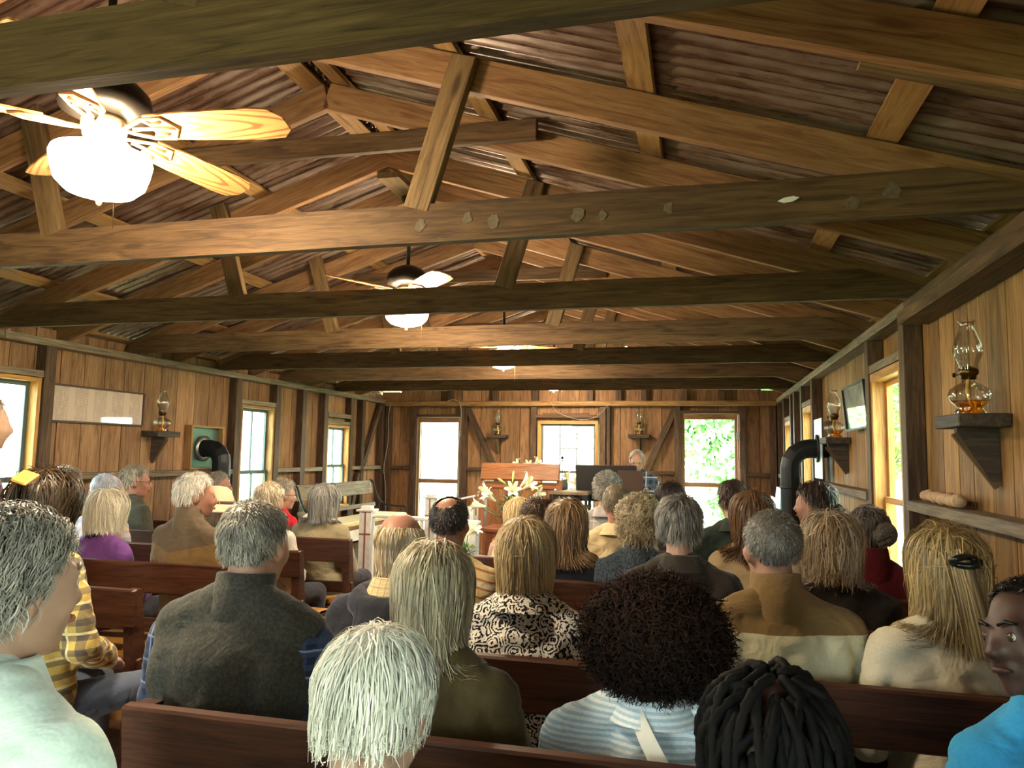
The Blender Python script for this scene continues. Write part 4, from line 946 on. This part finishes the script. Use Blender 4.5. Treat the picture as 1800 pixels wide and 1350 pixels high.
def braid_mesh(P, h, rg, Hc):
    Vs, Fs, hv, k = [], [], [], 0
    for path in P:
        m = 26; t = np.linspace(0, 1, len(path)); tt = np.linspace(0, 1, m); Q = np.stack([np.interp(tt, t, path[:, i]) for i in range(3)], 1)
        Q += (Q-Hc)/np.linalg.norm(Q-Hc, axis=1)[:, None]*.006
        rs = h['w']*(.75+.35*np.abs(np.sin(np.arange(m)*1.25)))*np.linspace(1.1, .75, m)
        V, F = tube(Q, 1, 7, rs=rs); Vs.append(V); Fs.append([f+k for f in F]); k += len(V)
        # fuzz around the braid
        hv.append(np.full(len(V), rg.uniform(0, 1)))
    nb = 900; idx = rg.integers(0, len(P), nb); u = rg.uniform(0, 1, nb); tt = np.linspace(0, 1, P.shape[1])
    q = np.stack([np.array([np.interp(uu, tt, P[i][:, c]) for i, uu in zip(idx, u)]) for c in range(3)], 1); dv = rg.normal(size=(nb, 3)); dv /= np.linalg.norm(dv, axis=1)[:, None]
    PP = np.stack([q, q+dv*.012, q+dv*.019+rg.normal(size=(nb, 3))*.003], 1); V, Fq = ribbons(PP, .0016, Hc, rg)
    Fs.append([Fq+k]); Vs.append(V); hv.append(np.repeat(rg.uniform(0, 1, nb), 6))
    q4 = np.concatenate([f[0] for f in Fs]); q7 = np.concatenate([f[1] for f in Fs if len(f) > 1])
    me = mesh_np('hair', np.concatenate(Vs), [q4, q7], hair_mat(*h['col'], rough=.75), True)
    at = me.attributes.new('hv', 'FLOAT', 'POINT'); a = np.concatenate(hv).astype(np.float32)
    if len(me.vertices) == len(a): at.data.foreach_set('value', a)
    return me

def person(label, head, top, hair, yaw=0, hyaw=0, down=4, roll=0, w_=.185, thick=1.0, sc=1.0, skin=(214, 164, 140), legs=(58, 60, 72), seat=.455, floor_z=0., vox=.018, pose='lap',
           sleeve=True, collar=None, collar_mat=None, vest=None, hood=None, glasses=False, eyes=False, hat=None, strap=None, fold=.016, name='person', earring=False, hair2=None, topname='shirt', coll_h=.045, lean=.03, brows=None, shear=0):
    hz = head[2]-floor_z; hy = lean; sd = abs(hash(label)) % 1000 if False else sum(ord(c) for c in label) % 997
    ca, sa = math.cos(R(yaw)), math.sin(R(yaw))
    root = empty(name, (head[0]+sa*hy, head[1]-ca*hy, floor_z), R(yaw)); tag(root, label, 'person', 'people in the chapel')
    Hc = np.array([0, hy, hz]); Rh = rot(hyaw, down, roll); H = lambda *p: Hc+Rh@(np.array(p)*sc)
    zs = hz-.187*sc; yb = hy-.045; w2 = w_
    stand = pose == 'stand'; hipz = seat+.105 if not stand else .93
    # ---- skin
    B = Prims()
    def hd(c, r): B.ell(H(*c), np.array(r)*sc, Rh)
    hd((0, -.012, .03), (.075, .095, .085)); hd((0, .028, -.045), (.058, .064, .075)); hd((0, .066, -.094), (.026, .024, .022)); hd((0, .05, -.012), (.064, .05, .05))
    B.cap(H(0, .088, .012), H(0, .110, -.026), .009*sc, .0135*sc); B.cap(H(-.034, .076, .022), H(.034, .076, .022), .017*sc, .017*sc)
    for s in (-1, 1):
        hd((s*.038, .066, -.028), (.024, .022, .024)); hd((s*.078, -.004, -.012), (.011, .02, .032)); hd((s*.012, .106, -.03), (.010, .009, .008))
    B.cap(H(-.018, .089, -.056), H(.018, .089, -.056), .0085*sc, .0085*sc); B.cap(H(-.015, .087, -.067), H(.015, .087, -.067), .0085*sc, .0085*sc)
    nb = np.array([0, yb+.005, zs+.0])
    B.cap(H(0, -.022, -.06), nb, .051*sc, .056*sc)
    hip = np.array([0, .02, hipz])
    B.ell((0, yb+.015, zs-.15), (w2-.035, .10*thick, .18)); B.cap((0, yb+.015, zs-.18), hip, .11*thick, .12*thick); B.ell(hip, (.15*thick, .115, .10))
    sh, el, wr = {}, {}, {}
    for s in (-1, 1):
        sh[s] = np.array([s*(w2-.018), yb, zs-.035]); B.cap((s*(w2-.05), yb, zs-.02), (s*.035, yb, zs+.03), .04, .042)
        if pose == 'keys': el[s] = np.array([s*(w2+.05), yb+.10, zs-.26]); wr[s] = np.array([s*.14, .36, .895])
        elif stand: el[s] = np.array([s*(w2+.05), yb-.01, zs-.30]); wr[s] = np.array([s*(w2+.05), yb+.06, zs-.55])
        else: el[s] = np.array([s*(w2+.045), yb+.03, zs-.285]); wr[s] = np.array([s*.085, .27, seat+.20])
        B.cap(sh[s], el[s], .044, .037); B.cap(el[s], wr[s], .036, .026)
        dr = wr[s]-el[s]; dr = dr/np.linalg.norm(dr)
        if pose == 'keys': dr = np.array([-.05*s, .9, -.25]); dr /= np.linalg.norm(dr)
        lat = np.cross(dr, (0, 0, 1.)); lat /= np.linalg.norm(lat)+1e-9; pc = wr[s]+dr*.05
        B.ell(pc, (.034, .04, .017) if abs(dr[1]) > .5 else (.03, .025, .04))
        for i, (o_, fl) in enumerate(((-.028, .055), (-.010, .068), (.009, .064), (.027, .048))):
            a = pc+dr*.028+lat*o_; m = a+dr*fl*.55; e = m+dr*fl*.35+np.array([0, 0, -.022]); B.cap(a, m, .0095, .009); B.cap(m, e, .009, .0075)
        th = pc-lat*s*.03*(-1)*-1; B.cap(pc+lat*(-s)*.026, pc+lat*(-s)*.052+dr*.035, .011, .009)
        # legs
        if stand: B.cap((s*.085, .02, .92), (s*.10, .03, .50), .075, .055); B.cap((s*.10, .03, .50), (s*.10, 0, .09), .05, .036); B.cap((s*.10, 0, .07), (s*.10, .12, .045), .036, .03)
        else: B.cap((s*.085, .03, seat+.09), (s*.115, .42, seat+.065), .07, .055); B.cap((s*.115, .42, seat+.065), (s*.115, .41, .10), .048, .036); B.cap((s*.115, .40, .07), (s*.115, .52, .045), .036, .028)
    body = link('body', B.mesh('body', max(vox, .0125) if not eyes else vox, 3 if vox > .009 else 5, mat=skin_mat(skin)), root)
    # ---- clothes
    def torso(e, arms, low):
        Q = Prims()
        Q.ell((0, yb+.012, zs-.15), (w2-.022+e, .113*thick+e, .185+e)); Q.cap((0, yb+.012, zs-.2), (0, .025, low+.11), .122*thick+e, .138*thick+e); Q.ell((0, .02, low+.10), (.165*thick+e, .13*thick+e, .10+e))
        for s in (-1, 1):
            Q.ell((s*(w2-.065), yb+.005, zs-.12), (.062+e, .085*thick+e, .13))
            Q.cap((s*(w2-.045), yb, zs-.022), (s*.03, yb+.002, zs+.046), .046+e, .043+e); Q.ell(sh[s]+np.array([-s*(.012 if arms else .032), 0, 0]), .054+e if arms else .044+e)
            if arms: Q.cap(sh[s], el[s], .052+e, .047+e); Q.cap(el[s], el[s]+(wr[s]-el[s])*(.92 if arms == 1 else .25), .047+e, .036+e)
        return Q
    low = seat if not stand else .83
    vs = max(vox, .012)
    link(topname, torso(.014, 1 if sleeve is True else sleeve, low).mesh('top', vs, 9, fold, top, sd), root)
    if vest: link('vest', torso(.030, 0, low+.02).mesh('vest', vs, 14, .008, vest, sd+3), root)
    if hood:
        Q = Prims(); 
        for a in np.linspace(-2.3, 2.3, 17): Q.ell((math.sin(a)*.105, yb-.02-math.cos(a)*.085, zs+.02-.02*math.cos(a)), (.045, .045, .05))
        Q.ell((0, yb-.12, zs-.06), (.10, .045, .08)); link('hood', Q.mesh('hood', .011, 10, .008, hood, sd), root)
    Q = Prims(); e = .016
    if stand: Q.ell((0, .02, .93), (.16*thick, .125, .11))
    else: Q.ell((0, .04, seat+.095), (.165*thick, .14, .088))
    for s in (-1, 1):
        if stand: Q.cap((s*.085, .02, .90), (s*.10, .03, .5), .085, .066); Q.cap((s*.10, .03, .5), (s*.10, 0, .07), .062, .055)
        else: Q.cap((s*.085, .04, seat+.088), (s*.115, .42, seat+.065), .082, .066); Q.cap((s*.115, .42, seat+.065), (s*.115, .41, .09), .062, .055)
        o = link('shoe', ME_SHOE, root); o.location = (s*(.115 if not stand else .10), .46 if not stand else .06, .045)
    link('trousers', Q.mesh('trousers', .024, 4, .006, cloth('solid', legs), sd), root)
    if collar:
        hgt, r0, r1 = coll_h, .062*sc+.006, .056*sc+.008
        if collar == 'high': hgt = .088; r0 += .001; r1 += .003
        if collar == 'crew': hgt = .016; r0 += .014; r1 += .006
        n = 30; V = []; ang = np.linspace(-2.55, 2.55, n)-math.pi/2
        ax = H(0, -.022, -.06)-nb; ax /= np.linalg.norm(ax)
        prof = ((r0+.022, -.012), (r0+.008, .008), (r1+.004, hgt), (r1-.001, hgt+.003), (r1-.006, hgt-.004), (r0-.006, 0))
        if collar == 'high': prof = ((r0+.002, -.085), (r0+.010, -.012), (r1+.004, hgt), (r1-.001, hgt+.003), (r1-.006, hgt-.004), (r0-.006, 0))
        if collar == 'shirt': prof = ((r0+.040, -.016), (r0+.036, -.010), (r1+.013, hgt-.004), (r1+.006, hgt+.003), (r1-.001, hgt-.003), (r0-.006, -.01))
        for k, (rr, u) in enumerate(prof):
            for a in ang: V.append(nb+np.array([0, 0, .034])+ax*u+np.array([math.cos(a)*rr, math.sin(a)*rr*1.08, .012*math.sin(a)*-1 if k < 2 else -.008*math.sin(a)]))
        V = np.array(V); m = 6; i = np.arange(m-1)[:, None]*n; j = np.arange(n-1)[None]; Fq = np.stack([i+j, i+j+1, i+n+j+1, i+n+j], -1).reshape(-1, 4)
        link('collar', mesh_np('collar', V, Fq, collar_mat or (vest or top), True), root)
    # ---- hair
    cols = [(np.array([0, yb+.012, zs-.15]), np.array([w2, .135*thick+.01, .20])), (np.array([0, yb, zs-.03]), np.array([w2+.01, .085, .085])), (np.array(nb)+np.array([0, 0, .06]), np.array([.064, .064, .12])*sc)]
    for hh in (hair, hair2):
        if hh: o = link('hair', make_hair(hh, Rh, Hc, sc, cols, sd), root); tag(o, kind='stuff')
    Mh = Matrix(Rh.tolist()).to_4x4(); Mh.translation = Hc.tolist(); Ms = Mh @ Matrix.Scale(sc, 4)
    if eyes:
        for s in (-1, 1): o = link('eye', ME_EYE, root); Me = Ms @ Matrix.Translation((s*.031, .0815, .004)) @ Matrix.Scale(.92, 4); o.matrix_local = Me; l_ = link('eyelid', lid_mesh(skin), root); l_.matrix_local = Me
        if brows:
            for s in (-1, 1):
                pts = [H(s*.014, .096, .027), H(s*.032, .094, .033), H(s*.050, .082, .027)]; o = tube_obj('eyebrow', pts, .004, hair_mat(brows, brows), root, 6, rs=[.004, .0045, .002])
        Q = np.array([H(-.024, .090, -.0615), H(-.012, .0985, -.059), H(0, .0995, -.0605), H(.012, .0985, -.059), H(.024, .090, -.0615)])
        tube_obj('lips', Q, .006, skin_mat(tuple(int(c*f) for c, f in zip(skin, (.86, .68, .68)))), root, 8, rs=[.002, .007, .0075, .007, .002])
    if glasses:
        V, Fs, k = [], [], 0
        for s in (-1, 1):
            a = np.linspace(0, 2*np.pi, 21); v, f = tube([(s*.033+.024*math.cos(t), .098, .002+.018*math.sin(t)) for t in a], .0016, 5, caps=False); V.append(v); Fs.append(f[0]+k); k += len(v)
            v, f = tube([(s*.057, .096, .006), (s*.074, .06, .008), (s*.083, .0, .004), (s*.08, -.02, -.008)], .0018, 5, caps=False); V.append(v); Fs.append(f[0]+k); k += len(v)
        v, f = tube([(-.010, .099, .006), (0, .102, .009), (.010, .099, .006)], .0018, 5, caps=False); V.append(v); Fs.append(f[0]+k)
        o = link('glasses', mesh_np('glasses', np.concatenate(V), np.concatenate(Fs), M_GLS, True), root); o.matrix_local = Ms
    if hat:
        o = lathe_obj('hat', [(.0, .145), (.05, .14), (.085, .115), (.10, .07), (.104, .03), (.12, .02), (.165, .0), (.185, -.015), (.183, -.02), (.12, .012), (.10, .02)], hat, root, n=32); o.matrix_local = Ms @ Matrix.Translation((0, -.012, .01))
        o = lathe_obj('hat_band', [(.104, .03), (.1075, .032), (.1065, .048), (.103, .05)], plain('hat_band', C(70, 52, 60), .6), root, n=32); o.matrix_local = Ms @ Matrix.Translation((0, -.012, .01))
    if earring:
        for s in (-1, 1): o = link('earring', mesh_np('earring', ICO_V*.007, ICO_F, M_BRASS, True), root); o.location = H(s*.084, .0, -.05)
    if strap:
        pts = [np.array(q) for q in strap]; V = []
        path = curve_pts([(q[0], q[1], q[2]) for q in pts], 24); path = np.array(path); T = np.gradient(path, axis=0); out = path-np.array([0, yb+.05, 0])*1; out[:, 2] = 0; out /= np.linalg.norm(out, axis=1)[:, None]
        sdv = np.cross(T, out); sdv /= np.linalg.norm(sdv, axis=1)[:, None]; n = len(path)
        V = np.concatenate([path-sdv*.0175, path+sdv*.0175, path-sdv*.0175-out*.004, path+sdv*.0175-out*.004]); i = np.arange(n-1)
        Fq = np.concatenate([np.stack([i, i+1, i+n+1, i+n], -1), np.stack([i+2*n, i+3*n, i+3*n+1, i+2*n+1], -1), np.stack([i, i+2*n, i+2*n+1, i+1], -1), np.stack([i+n, i+n+1, i+3*n+1, i+3*n], -1)])
        link('bag_strap', mesh_np('bag_strap', V, Fq, plain('white_strap', C(214, 214, 200), .6)), root)
    return root

# ----- hair kinds
def short(c1, c2, n=1500, **k): return {**dict(style='short', len=.045, n=n, s=5, vol=.014, lift=.25, grav=.18, w=.004, col=(c1, c2), mess=.15), **k}
def crop(c1, c2, n=2200, **k): return {**dict(style='short', len=.016, n=n, s=4, vol=.008, lift=.35, grav=.1, w=.003, col=(c1, c2), mess=.2), **k}
def longh(c1, c2, zcut, n=1800, **k): return {**dict(style='long', len=.22-zcut+.02, n=n, s=9, vol=.026, lift=.1, grav=.30, w=.0035, col=(c1, c2), zcut=zcut, mess=.08, jit=.03), **k}
def curly(c1, c2, n=1500, **k): return {**dict(style='short', len=.075, n=n, s=9, vol=.03, lift=.5, grav=.12, w=.004, col=(c1, c2), mess=.35, wave=(.009, 1.8), jit=.12), **k}
GREY = ((112, 108, 100), (206, 202, 192)); WHITE = ((168, 166, 158), (240, 238, 228)); BLOND = ((124, 100, 66), (216, 188, 138)); DGREY = ((62, 60, 58), (140, 138, 134)); BRUN = ((30, 20, 16), (70, 48, 36)); LBRN = ((74, 50, 34), (150, 110, 74)); BLACK = ((10, 9, 10), (34, 28, 26)); SANDG = ((118, 104, 84), (190, 172, 144))
BALD = (0, -.05, 1)
# ----- the congregation: rear pew, right-hand block
person('grey short-haired person in a mint shirt at the left edge, head turned right', (-1.02, .93, 1.235), cloth('solid', (206, 222, 210)), short((78, 78, 72), (178, 172, 160), 5200, len=.062, vol=.02, wave=(.006, 1.2), s=8, w=.0024, lift=.35, line=-.02), yaw=-6, hyaw=-10, down=2, w_=.20, sc=.95, vox=.009, collar='shirt', eyes=True, skin=(206, 156, 130), brows=(120, 112, 100), fold=.013, coll_h=.05)
person('white-haired man in an olive shirt, front centre-left with bowed head', (-.48, 1.09, 1.065), cloth('solid', (112, 112, 62)), longh((176, 176, 164), (242, 240, 226), -.005, 6000, vol=.011, tuck=2.0, len=.2, wave=(.004, 1.0), w=.0022, zj=.022, line=-.0), yaw=2, hyaw=-12, down=12, w_=.20, vox=.009, sc=.98, collar='shirt', skin=(208, 160, 132), eyes=True)
person('child with dark twisted braids seen from behind at bottom right', (.09, 1.08, 1.055), cloth('solid', (60, 60, 70)), dict(style='braids', len=.24, n=150, s=9, vol=.018, lift=.1, grav=.25, w=.0068, hug=.2, col=((4, 4, 5), (20, 18, 18)), mess=.05), yaw=3, down=8, sc=.90, w_=.15, vox=.011, skin=(92, 62, 50))
person('person in a bright blue shirt looking back over the shoulder at right edge', (.645, 1.72, 1.105), cloth('solid', (60, 168, 226)), crop((10, 9, 9), (30, 26, 24), 3000, line=.1), yaw=22, hyaw=92, down=0, roll=12, w_=.18, vox=.009, skin=(84, 56, 46), eyes=True, brows=(18, 14, 12), sc=.97)
# second pew
VEST = cloth('tweed', (50, 50, 46), (66, 64, 56))
person('man in a charcoal vest over blue plaid sleeves with thinning grey hair', (-1.13, 1.75, 1.20), cloth('plaid', (34, 44, 66), (60, 74, 104), (120, 132, 156), p=.03), crop((84, 82, 76), (164, 158, 146), 3800, len=.026, bald=(0, .35, .9, .86)), yaw=-2, w_=.215, thick=1.12, vox=.010, collar='high', vest=VEST, skin=(200, 146, 118))
person('woman with long straight grey-blonde hair in an olive brown top', (-.63, 1.75, 1.115), cloth('solid', (84, 72, 42)), longh((110, 102, 80), (206, 194, 160), -.135, 5000, vol=.02, w=.0024, crown=(0, .15, 1), zj=.02), yaw=0, w_=.18, vox=.011)
person('woman with a big dark curly afro in a striped pale blue shirt with bag strap', (-.10, 1.75, 1.05), cloth('stripes', (176, 204, 216), (226, 234, 234), p=.011), dict(style='afro', len=.1, n=9000, s=3, rad=(.163, .155, .135), col=((10, 7, 6), (52, 32, 24)), w=.0036), yaw=0, w_=.205, thick=1.15, vox=.011, skin=(112, 78, 60), collar='shirt',
       strap=[(-.05, .05, .945), (-.035, -.09, .92), (.03, -.172, .83), (.12, -.172, .71), (.20, -.12, .59), (.23, -.0, .52)])
# third pew
NAVYH = cloth('solid', (44, 48, 60))
person('balding man with wispy white hair in a dark navy hooded jacket', (-.99, 2.40, 1.13), NAVYH, longh((170, 152, 116), (232, 222, 196), -.075, 2600, vol=.007, tuck=2, zj=.02, len=.1, bald=(0, .05, 1, .40), base=-.004), yaw=0, w_=.195, thick=1.1, vox=.011, collar='shirt', collar_mat=cloth('plaid', (206, 196, 160), (190, 176, 130), (150, 140, 110), p=.012), hood=NAVYH, skin=(214, 150, 120), topname='jacket', coll_h=.055)
person('blonde bobbed woman in a black and white swirl-print blouse', (-.55, 2.40, 1.125), cloth('swirl', (232, 230, 222), (24, 24, 26)), longh((120, 100, 68), (214, 192, 146), -.10, 4400, vol=.02, w=.0026, zj=.012), yaw=0, w_=.18, thick=1.05, vox=.011, collar='shirt')
person('man in a tan jacket with a pale lower half and short grey hair', (.21, 2.40, 1.175), cloth('twotone', (128, 104, 66), (202, 198, 164), p=.955), crop((72, 70, 64), (142, 138, 128), 3600), yaw=10, hyaw=4, w_=.205, thick=1.1, vox=.011, collar='high', topname='jacket', skin=(206, 150, 122))
person('woman with half-tied blonde hair and dark clip in a cream sweater', (.67, 2.36, 1.15), cloth('solid', (214, 206, 180)), longh((96, 78, 50), (206, 178, 120), -.165, 4600, vol=.026, w=.0028, zj=.03, pony=(-.02, -.125, .045), ponydx=.14, ponylen=.26), yaw=8, hyaw=0, w_=.185, vox=.011)
# fourth pew
person('woman with shaggy grey-blonde hair in a black cardigan by the right wall', (.48, 3.06, 1.125), cloth('solid', (42, 38, 36)), longh((122, 108, 88), (206, 190, 162), -.10, 3800, vol=.034, w=.003, mess=.3, zj=.02, wave=(.006, 1.5), jit=.1), yaw=6, w_=.19, vox=.015)
person('man with a bald crown and dark hair in a striped tan shirt', (-1.04, 3.06, 1.145), cloth('slant', (200, 180, 132), (160, 110, 84), (214, 206, 180), p=.035), crop((22, 22, 24), (58, 54, 54), 2600, bald=(0, -.5, .87, .85)), yaw=0, w_=.195, thick=1.05, vox=.012, collar='shirt', skin=(196, 134, 104))
person('grey-haired man in a dark jacket beside the big curly afro', (-.08, 3.06, 1.175), cloth('solid', (52, 46, 40)), short((70, 68, 64), (160, 156, 148), 2600, len=.06, vol=.018), yaw=4, w_=.19, vox=.015, collar='shirt', topname='jacket')
# fifth pew
person('dark-haired woman with a bun in a deep red jacket by the window', (.75, 3.72, 1.12), cloth('solid', (96, 24, 36)), short(*DGREY, 1500, len=.06, bun=(.055, -.09, .0, .055)), yaw=0, hyaw=-10, w_=.175, vox=.015, collar='high', topname='jacket', skin=(130, 90, 70))
person('woman with long light brown hair in a navy top', (-.65, 3.74, 1.11), cloth('solid', (28, 30, 42)), longh((86, 66, 46), (178, 146, 108), -.20, 1900, vol=.03, wave=(.006, 1.6)), yaw=0, w_=.17)
person('brunette with pinned-up hair in a faded denim jacket', (-.945, 4.42, 1.065), cloth('tweed', (92, 96, 92), (120, 124, 120)), short((40, 28, 22), (96, 72, 54), 1700, len=.07, vol=.03, wave=(.01, 1.5), bun=(0, -.085, .035, .048)), yaw=0, w_=.17, collar='shirt')
person('woman with fluffy curly blond hair in a blue tweed jacket', (-.29, 3.72, 1.12), cloth('tweed', (52, 66, 82), (92, 104, 116)), curly((130, 116, 90), (224, 210, 176), 2400, len=.085, vol=.04), yaw=0, w_=.18, collar='high')
person('woman with long glossy chestnut hair in a cream top', (.24, 3.74, 1.18), cloth('solid', (210, 188, 150)), longh((70, 50, 36), (142, 108, 76), -.21, 2000, vol=.026), yaw=8, w_=.17)
# sixth pew
person('woman with straight pale blonde hair in a pink sleeveless top', (-1.215, 5.03, 1.04), cloth('solid', (222, 190, 176)), longh((150, 122, 80), (226, 200, 150), -.19, 1600, vol=.022), yaw=0, w_=.165, sleeve=False)
person('man with cropped sandy-grey hair in a pale yellow shirt', (-.47, 4.40, 1.165), cloth('solid', (222, 204, 162)), crop((92, 82, 66), (160, 146, 120), 1600, len=.022), yaw=3, w_=.19, collar='shirt', skin=(206, 140, 112))
person('dark-haired man in a charcoal suit before the far right door', (.185, 4.47, 1.205), cloth('solid', (46, 56, 52)), short((38, 28, 22), (84, 64, 50), 1200), yaw=8, w_=.195, collar='shirt', topname='jacket')
person('brunette with a low knot and gold earring looking left by the stove pipe', (.615, 4.40, 1.205), cloth('swirl', (120, 110, 90), (40, 38, 36)), short(*BRUN, 1600, len=.07, vol=.02, lift=.1, bun=(0, -.115, -.045, .045)), yaw=20, hyaw=46, w_=.17, eyes=True, earring=True, vox=.0125, skin=(214, 158, 134))
# front pew, right
person('grey wavy-haired man in a pale grey checked shirt', (-.60, 5.02, 1.215), cloth('plaid', (168, 162, 160), (150, 144, 144), (186, 182, 178), p=.05), curly((84, 82, 78), (176, 172, 162), 1500, len=.05, vol=.022), yaw=0, w_=.195, collar='shirt')
person('woman with long black hair in the front pew before the pianist', (-.19, 5.05, 1.165), cloth('solid', (40, 40, 44)), longh((14, 10, 10), (44, 28, 24), -.18, 1400, vol=.03), yaw=0, w_=.175)
# ----- left-hand block
person('dark-haired woman with gold streaks and an orange clip in a plaid shirt', (-2.28, 2.20, 1.25), cloth('plaid', (206, 176, 96), (44, 48, 72), (226, 214, 160), p=.05), longh((10, 9, 8), (74, 54, 28), -.20, 3000, vol=.03, wave=(.008, 1.3), mess=.2), yaw=-4, hyaw=-15, down=10, w_=.18, legs=(86, 98, 120), vox=.011)
person('woman with a white bob in a purple sweater on the left', (-3.23, 3.54, 1.10), cloth('solid', (122, 76, 150)), longh((170, 166, 150), (240, 234, 214), -.115, 1900, vol=.026), yaw=-6, w_=.175)
person('white-haired man in a brown yoked jacket looking right', (-2.68, 3.56, 1.195), cloth('yoke', (102, 88, 70), (130, 104, 66), p=.905), short((190, 186, 176), (244, 240, 230), 1900, len=.05, vol=.018), yaw=-12, hyaw=-40, w_=.19, vox=.0125, eyes=True, topname='jacket', collar='high', skin=(210, 146, 118))
person('man with bluish-white thinning hair in a pale plaid shirt', (-3.84, 4.20, 1.155), cloth('plaid', (190, 186, 196), (150, 150, 176), (214, 170, 130), p=.05), short((150, 154, 170), (222, 226, 236), 1400, len=.05, bald=(.2, .5, .9, .80)), yaw=-10, hyaw=-12, down=14, w_=.185, collar='shirt')
person('grey-haired man with glasses in a dark olive jacket against the left wall', (-4.19, 4.85, 1.195), cloth('solid', (72, 74, 64)), short((128, 118, 104), (206, 196, 180), 1500, len=.06, vol=.02), yaw=-18, hyaw=-36, w_=.185, glasses=True, eyes=True, topname='jacket', collar='shirt', skin=(206, 140, 116), vox=.011)
person('person with white-streaked brown hair half hidden on the far left', (-4.25, 4.25, 1.19), cloth('solid', (70, 62, 66)), short((70, 52, 44), (226, 216, 206), 1300, len=.08, vol=.025), yaw=-8, down=12, w_=.175)
person('man standing at the left edge beside the nearest left window', (-3.06, 2.60, 1.55), cloth('solid', (110, 96, 110)), short((160, 140, 116), (214, 200, 180), 1300, len=.05), yaw=-30, pose='stand', w_=.19, skin=(214, 170, 140))
person('woman in a cream sun hat with dark band and a peach blouse', (-3.0, 4.20, 1.065), cloth('solid', (228, 178, 150)), longh((150, 130, 104), (206, 186, 156), -.10, 700), yaw=-8, hyaw=-10, w_=.15, hat=cloth('solid', (236, 206, 172)))
person('person with thin sandy-grey hair in a light grey top on the left', (-2.64, 4.22, 1.13), cloth('solid', (190, 184, 178)), short((150, 134, 108), (216, 206, 186), 1300, len=.05), yaw=-6, w_=.18)
person('woman with a grey bob in a khaki sweater at the aisle', (-2.59, 4.85, 1.105), cloth('solid', (142, 130, 104)), longh((66, 66, 66), (170, 168, 164), -.15, 1900, vol=.028), yaw=-4, w_=.185, thick=1.1)
person('grey-haired man with glasses in a pale pink shirt looking right', (-3.93, 5.50, 1.145), cloth('solid', (226, 200, 186)), short((110, 104, 98), (178, 170, 162), 1200, len=.035), yaw=-20, hyaw=-36, w_=.19, glasses=True, eyes=True, vox=.0125, collar='shirt', skin=(206, 144, 120))
person('short grey-haired woman with glasses in a red sweater', (-3.32, 5.50, 1.085), cloth('solid', (190, 30, 44)), curly((120, 112, 98), (206, 198, 182), 1200, len=.05), yaw=-16, hyaw=-30, w_=.165, glasses=True, vox=.011)
# ----- at the keyboard
person('grey-haired man in glasses and a blue plaid shirt playing the keyboard', (-.70, 8.72, 1.40), cloth('plaid', (40, 48, 62), (86, 98, 116), (170, 178, 190), p=.07), short((140, 138, 132), (222, 220, 214), 1600, len=.055, bald=(0, .75, .66, .82)), yaw=180, down=22, w_=.20, thick=1.05, glasses=True, eyes=True, vox=.012, pose='keys', seat=.455, floor_z=.2, collar='shirt', lean=.06, skin=(220, 160, 136), legs=(60, 76, 110))
# ----- loose things the congregation wears or holds
def place_on(name, pts, r, mat, label, cat):
    o = tube_obj(name, pts, r, mat, None, 8); tag(o, label, cat); return o
t = [o for o in bpy.data.objects if o.get('label', '').startswith('woman with half-tied')][0]
Vc, Fc = tube([(.03*math.cos(a), .012*math.sin(a*2), .012*math.sin(a)) for a in np.linspace(0, 6.28, 20)], .009, 6)
o = link('hair_clip', mesh_np('hair_clip', Vc, Fc, plain('dark_clip', C(20, 26, 26), .3), True), t); o.location = (-.018, -.118, 1.19)
t = [o for o in bpy.data.objects if o.get('label', '').startswith('dark-haired woman with gold')][0]
o = box('hair_clip', (-.045, -.006, -.028), (.045, .006, .028), plain('orange_clip', C(226, 166, 84), .4), t, .004, pre=Matrix.Translation((.07, -.112, 1.345)) @ Matrix.Rotation(R(-50), 4, 'X') @ Matrix.Rotation(R(14), 4, 'Y'))
o = box('song_sheet', (-.09, -.07, -.002), (.09, .07, .002), plain('white_paper', C(236, 234, 230), .7), None, pre=Matrix.Translation((-3.14, 5.72, .93)) @ Matrix.Rotation(R(-20), 4, 'Z') @ Matrix.Rotation(R(28), 4, 'X')); tag(o, 'white song sheet held up by the woman in red', 'paper')
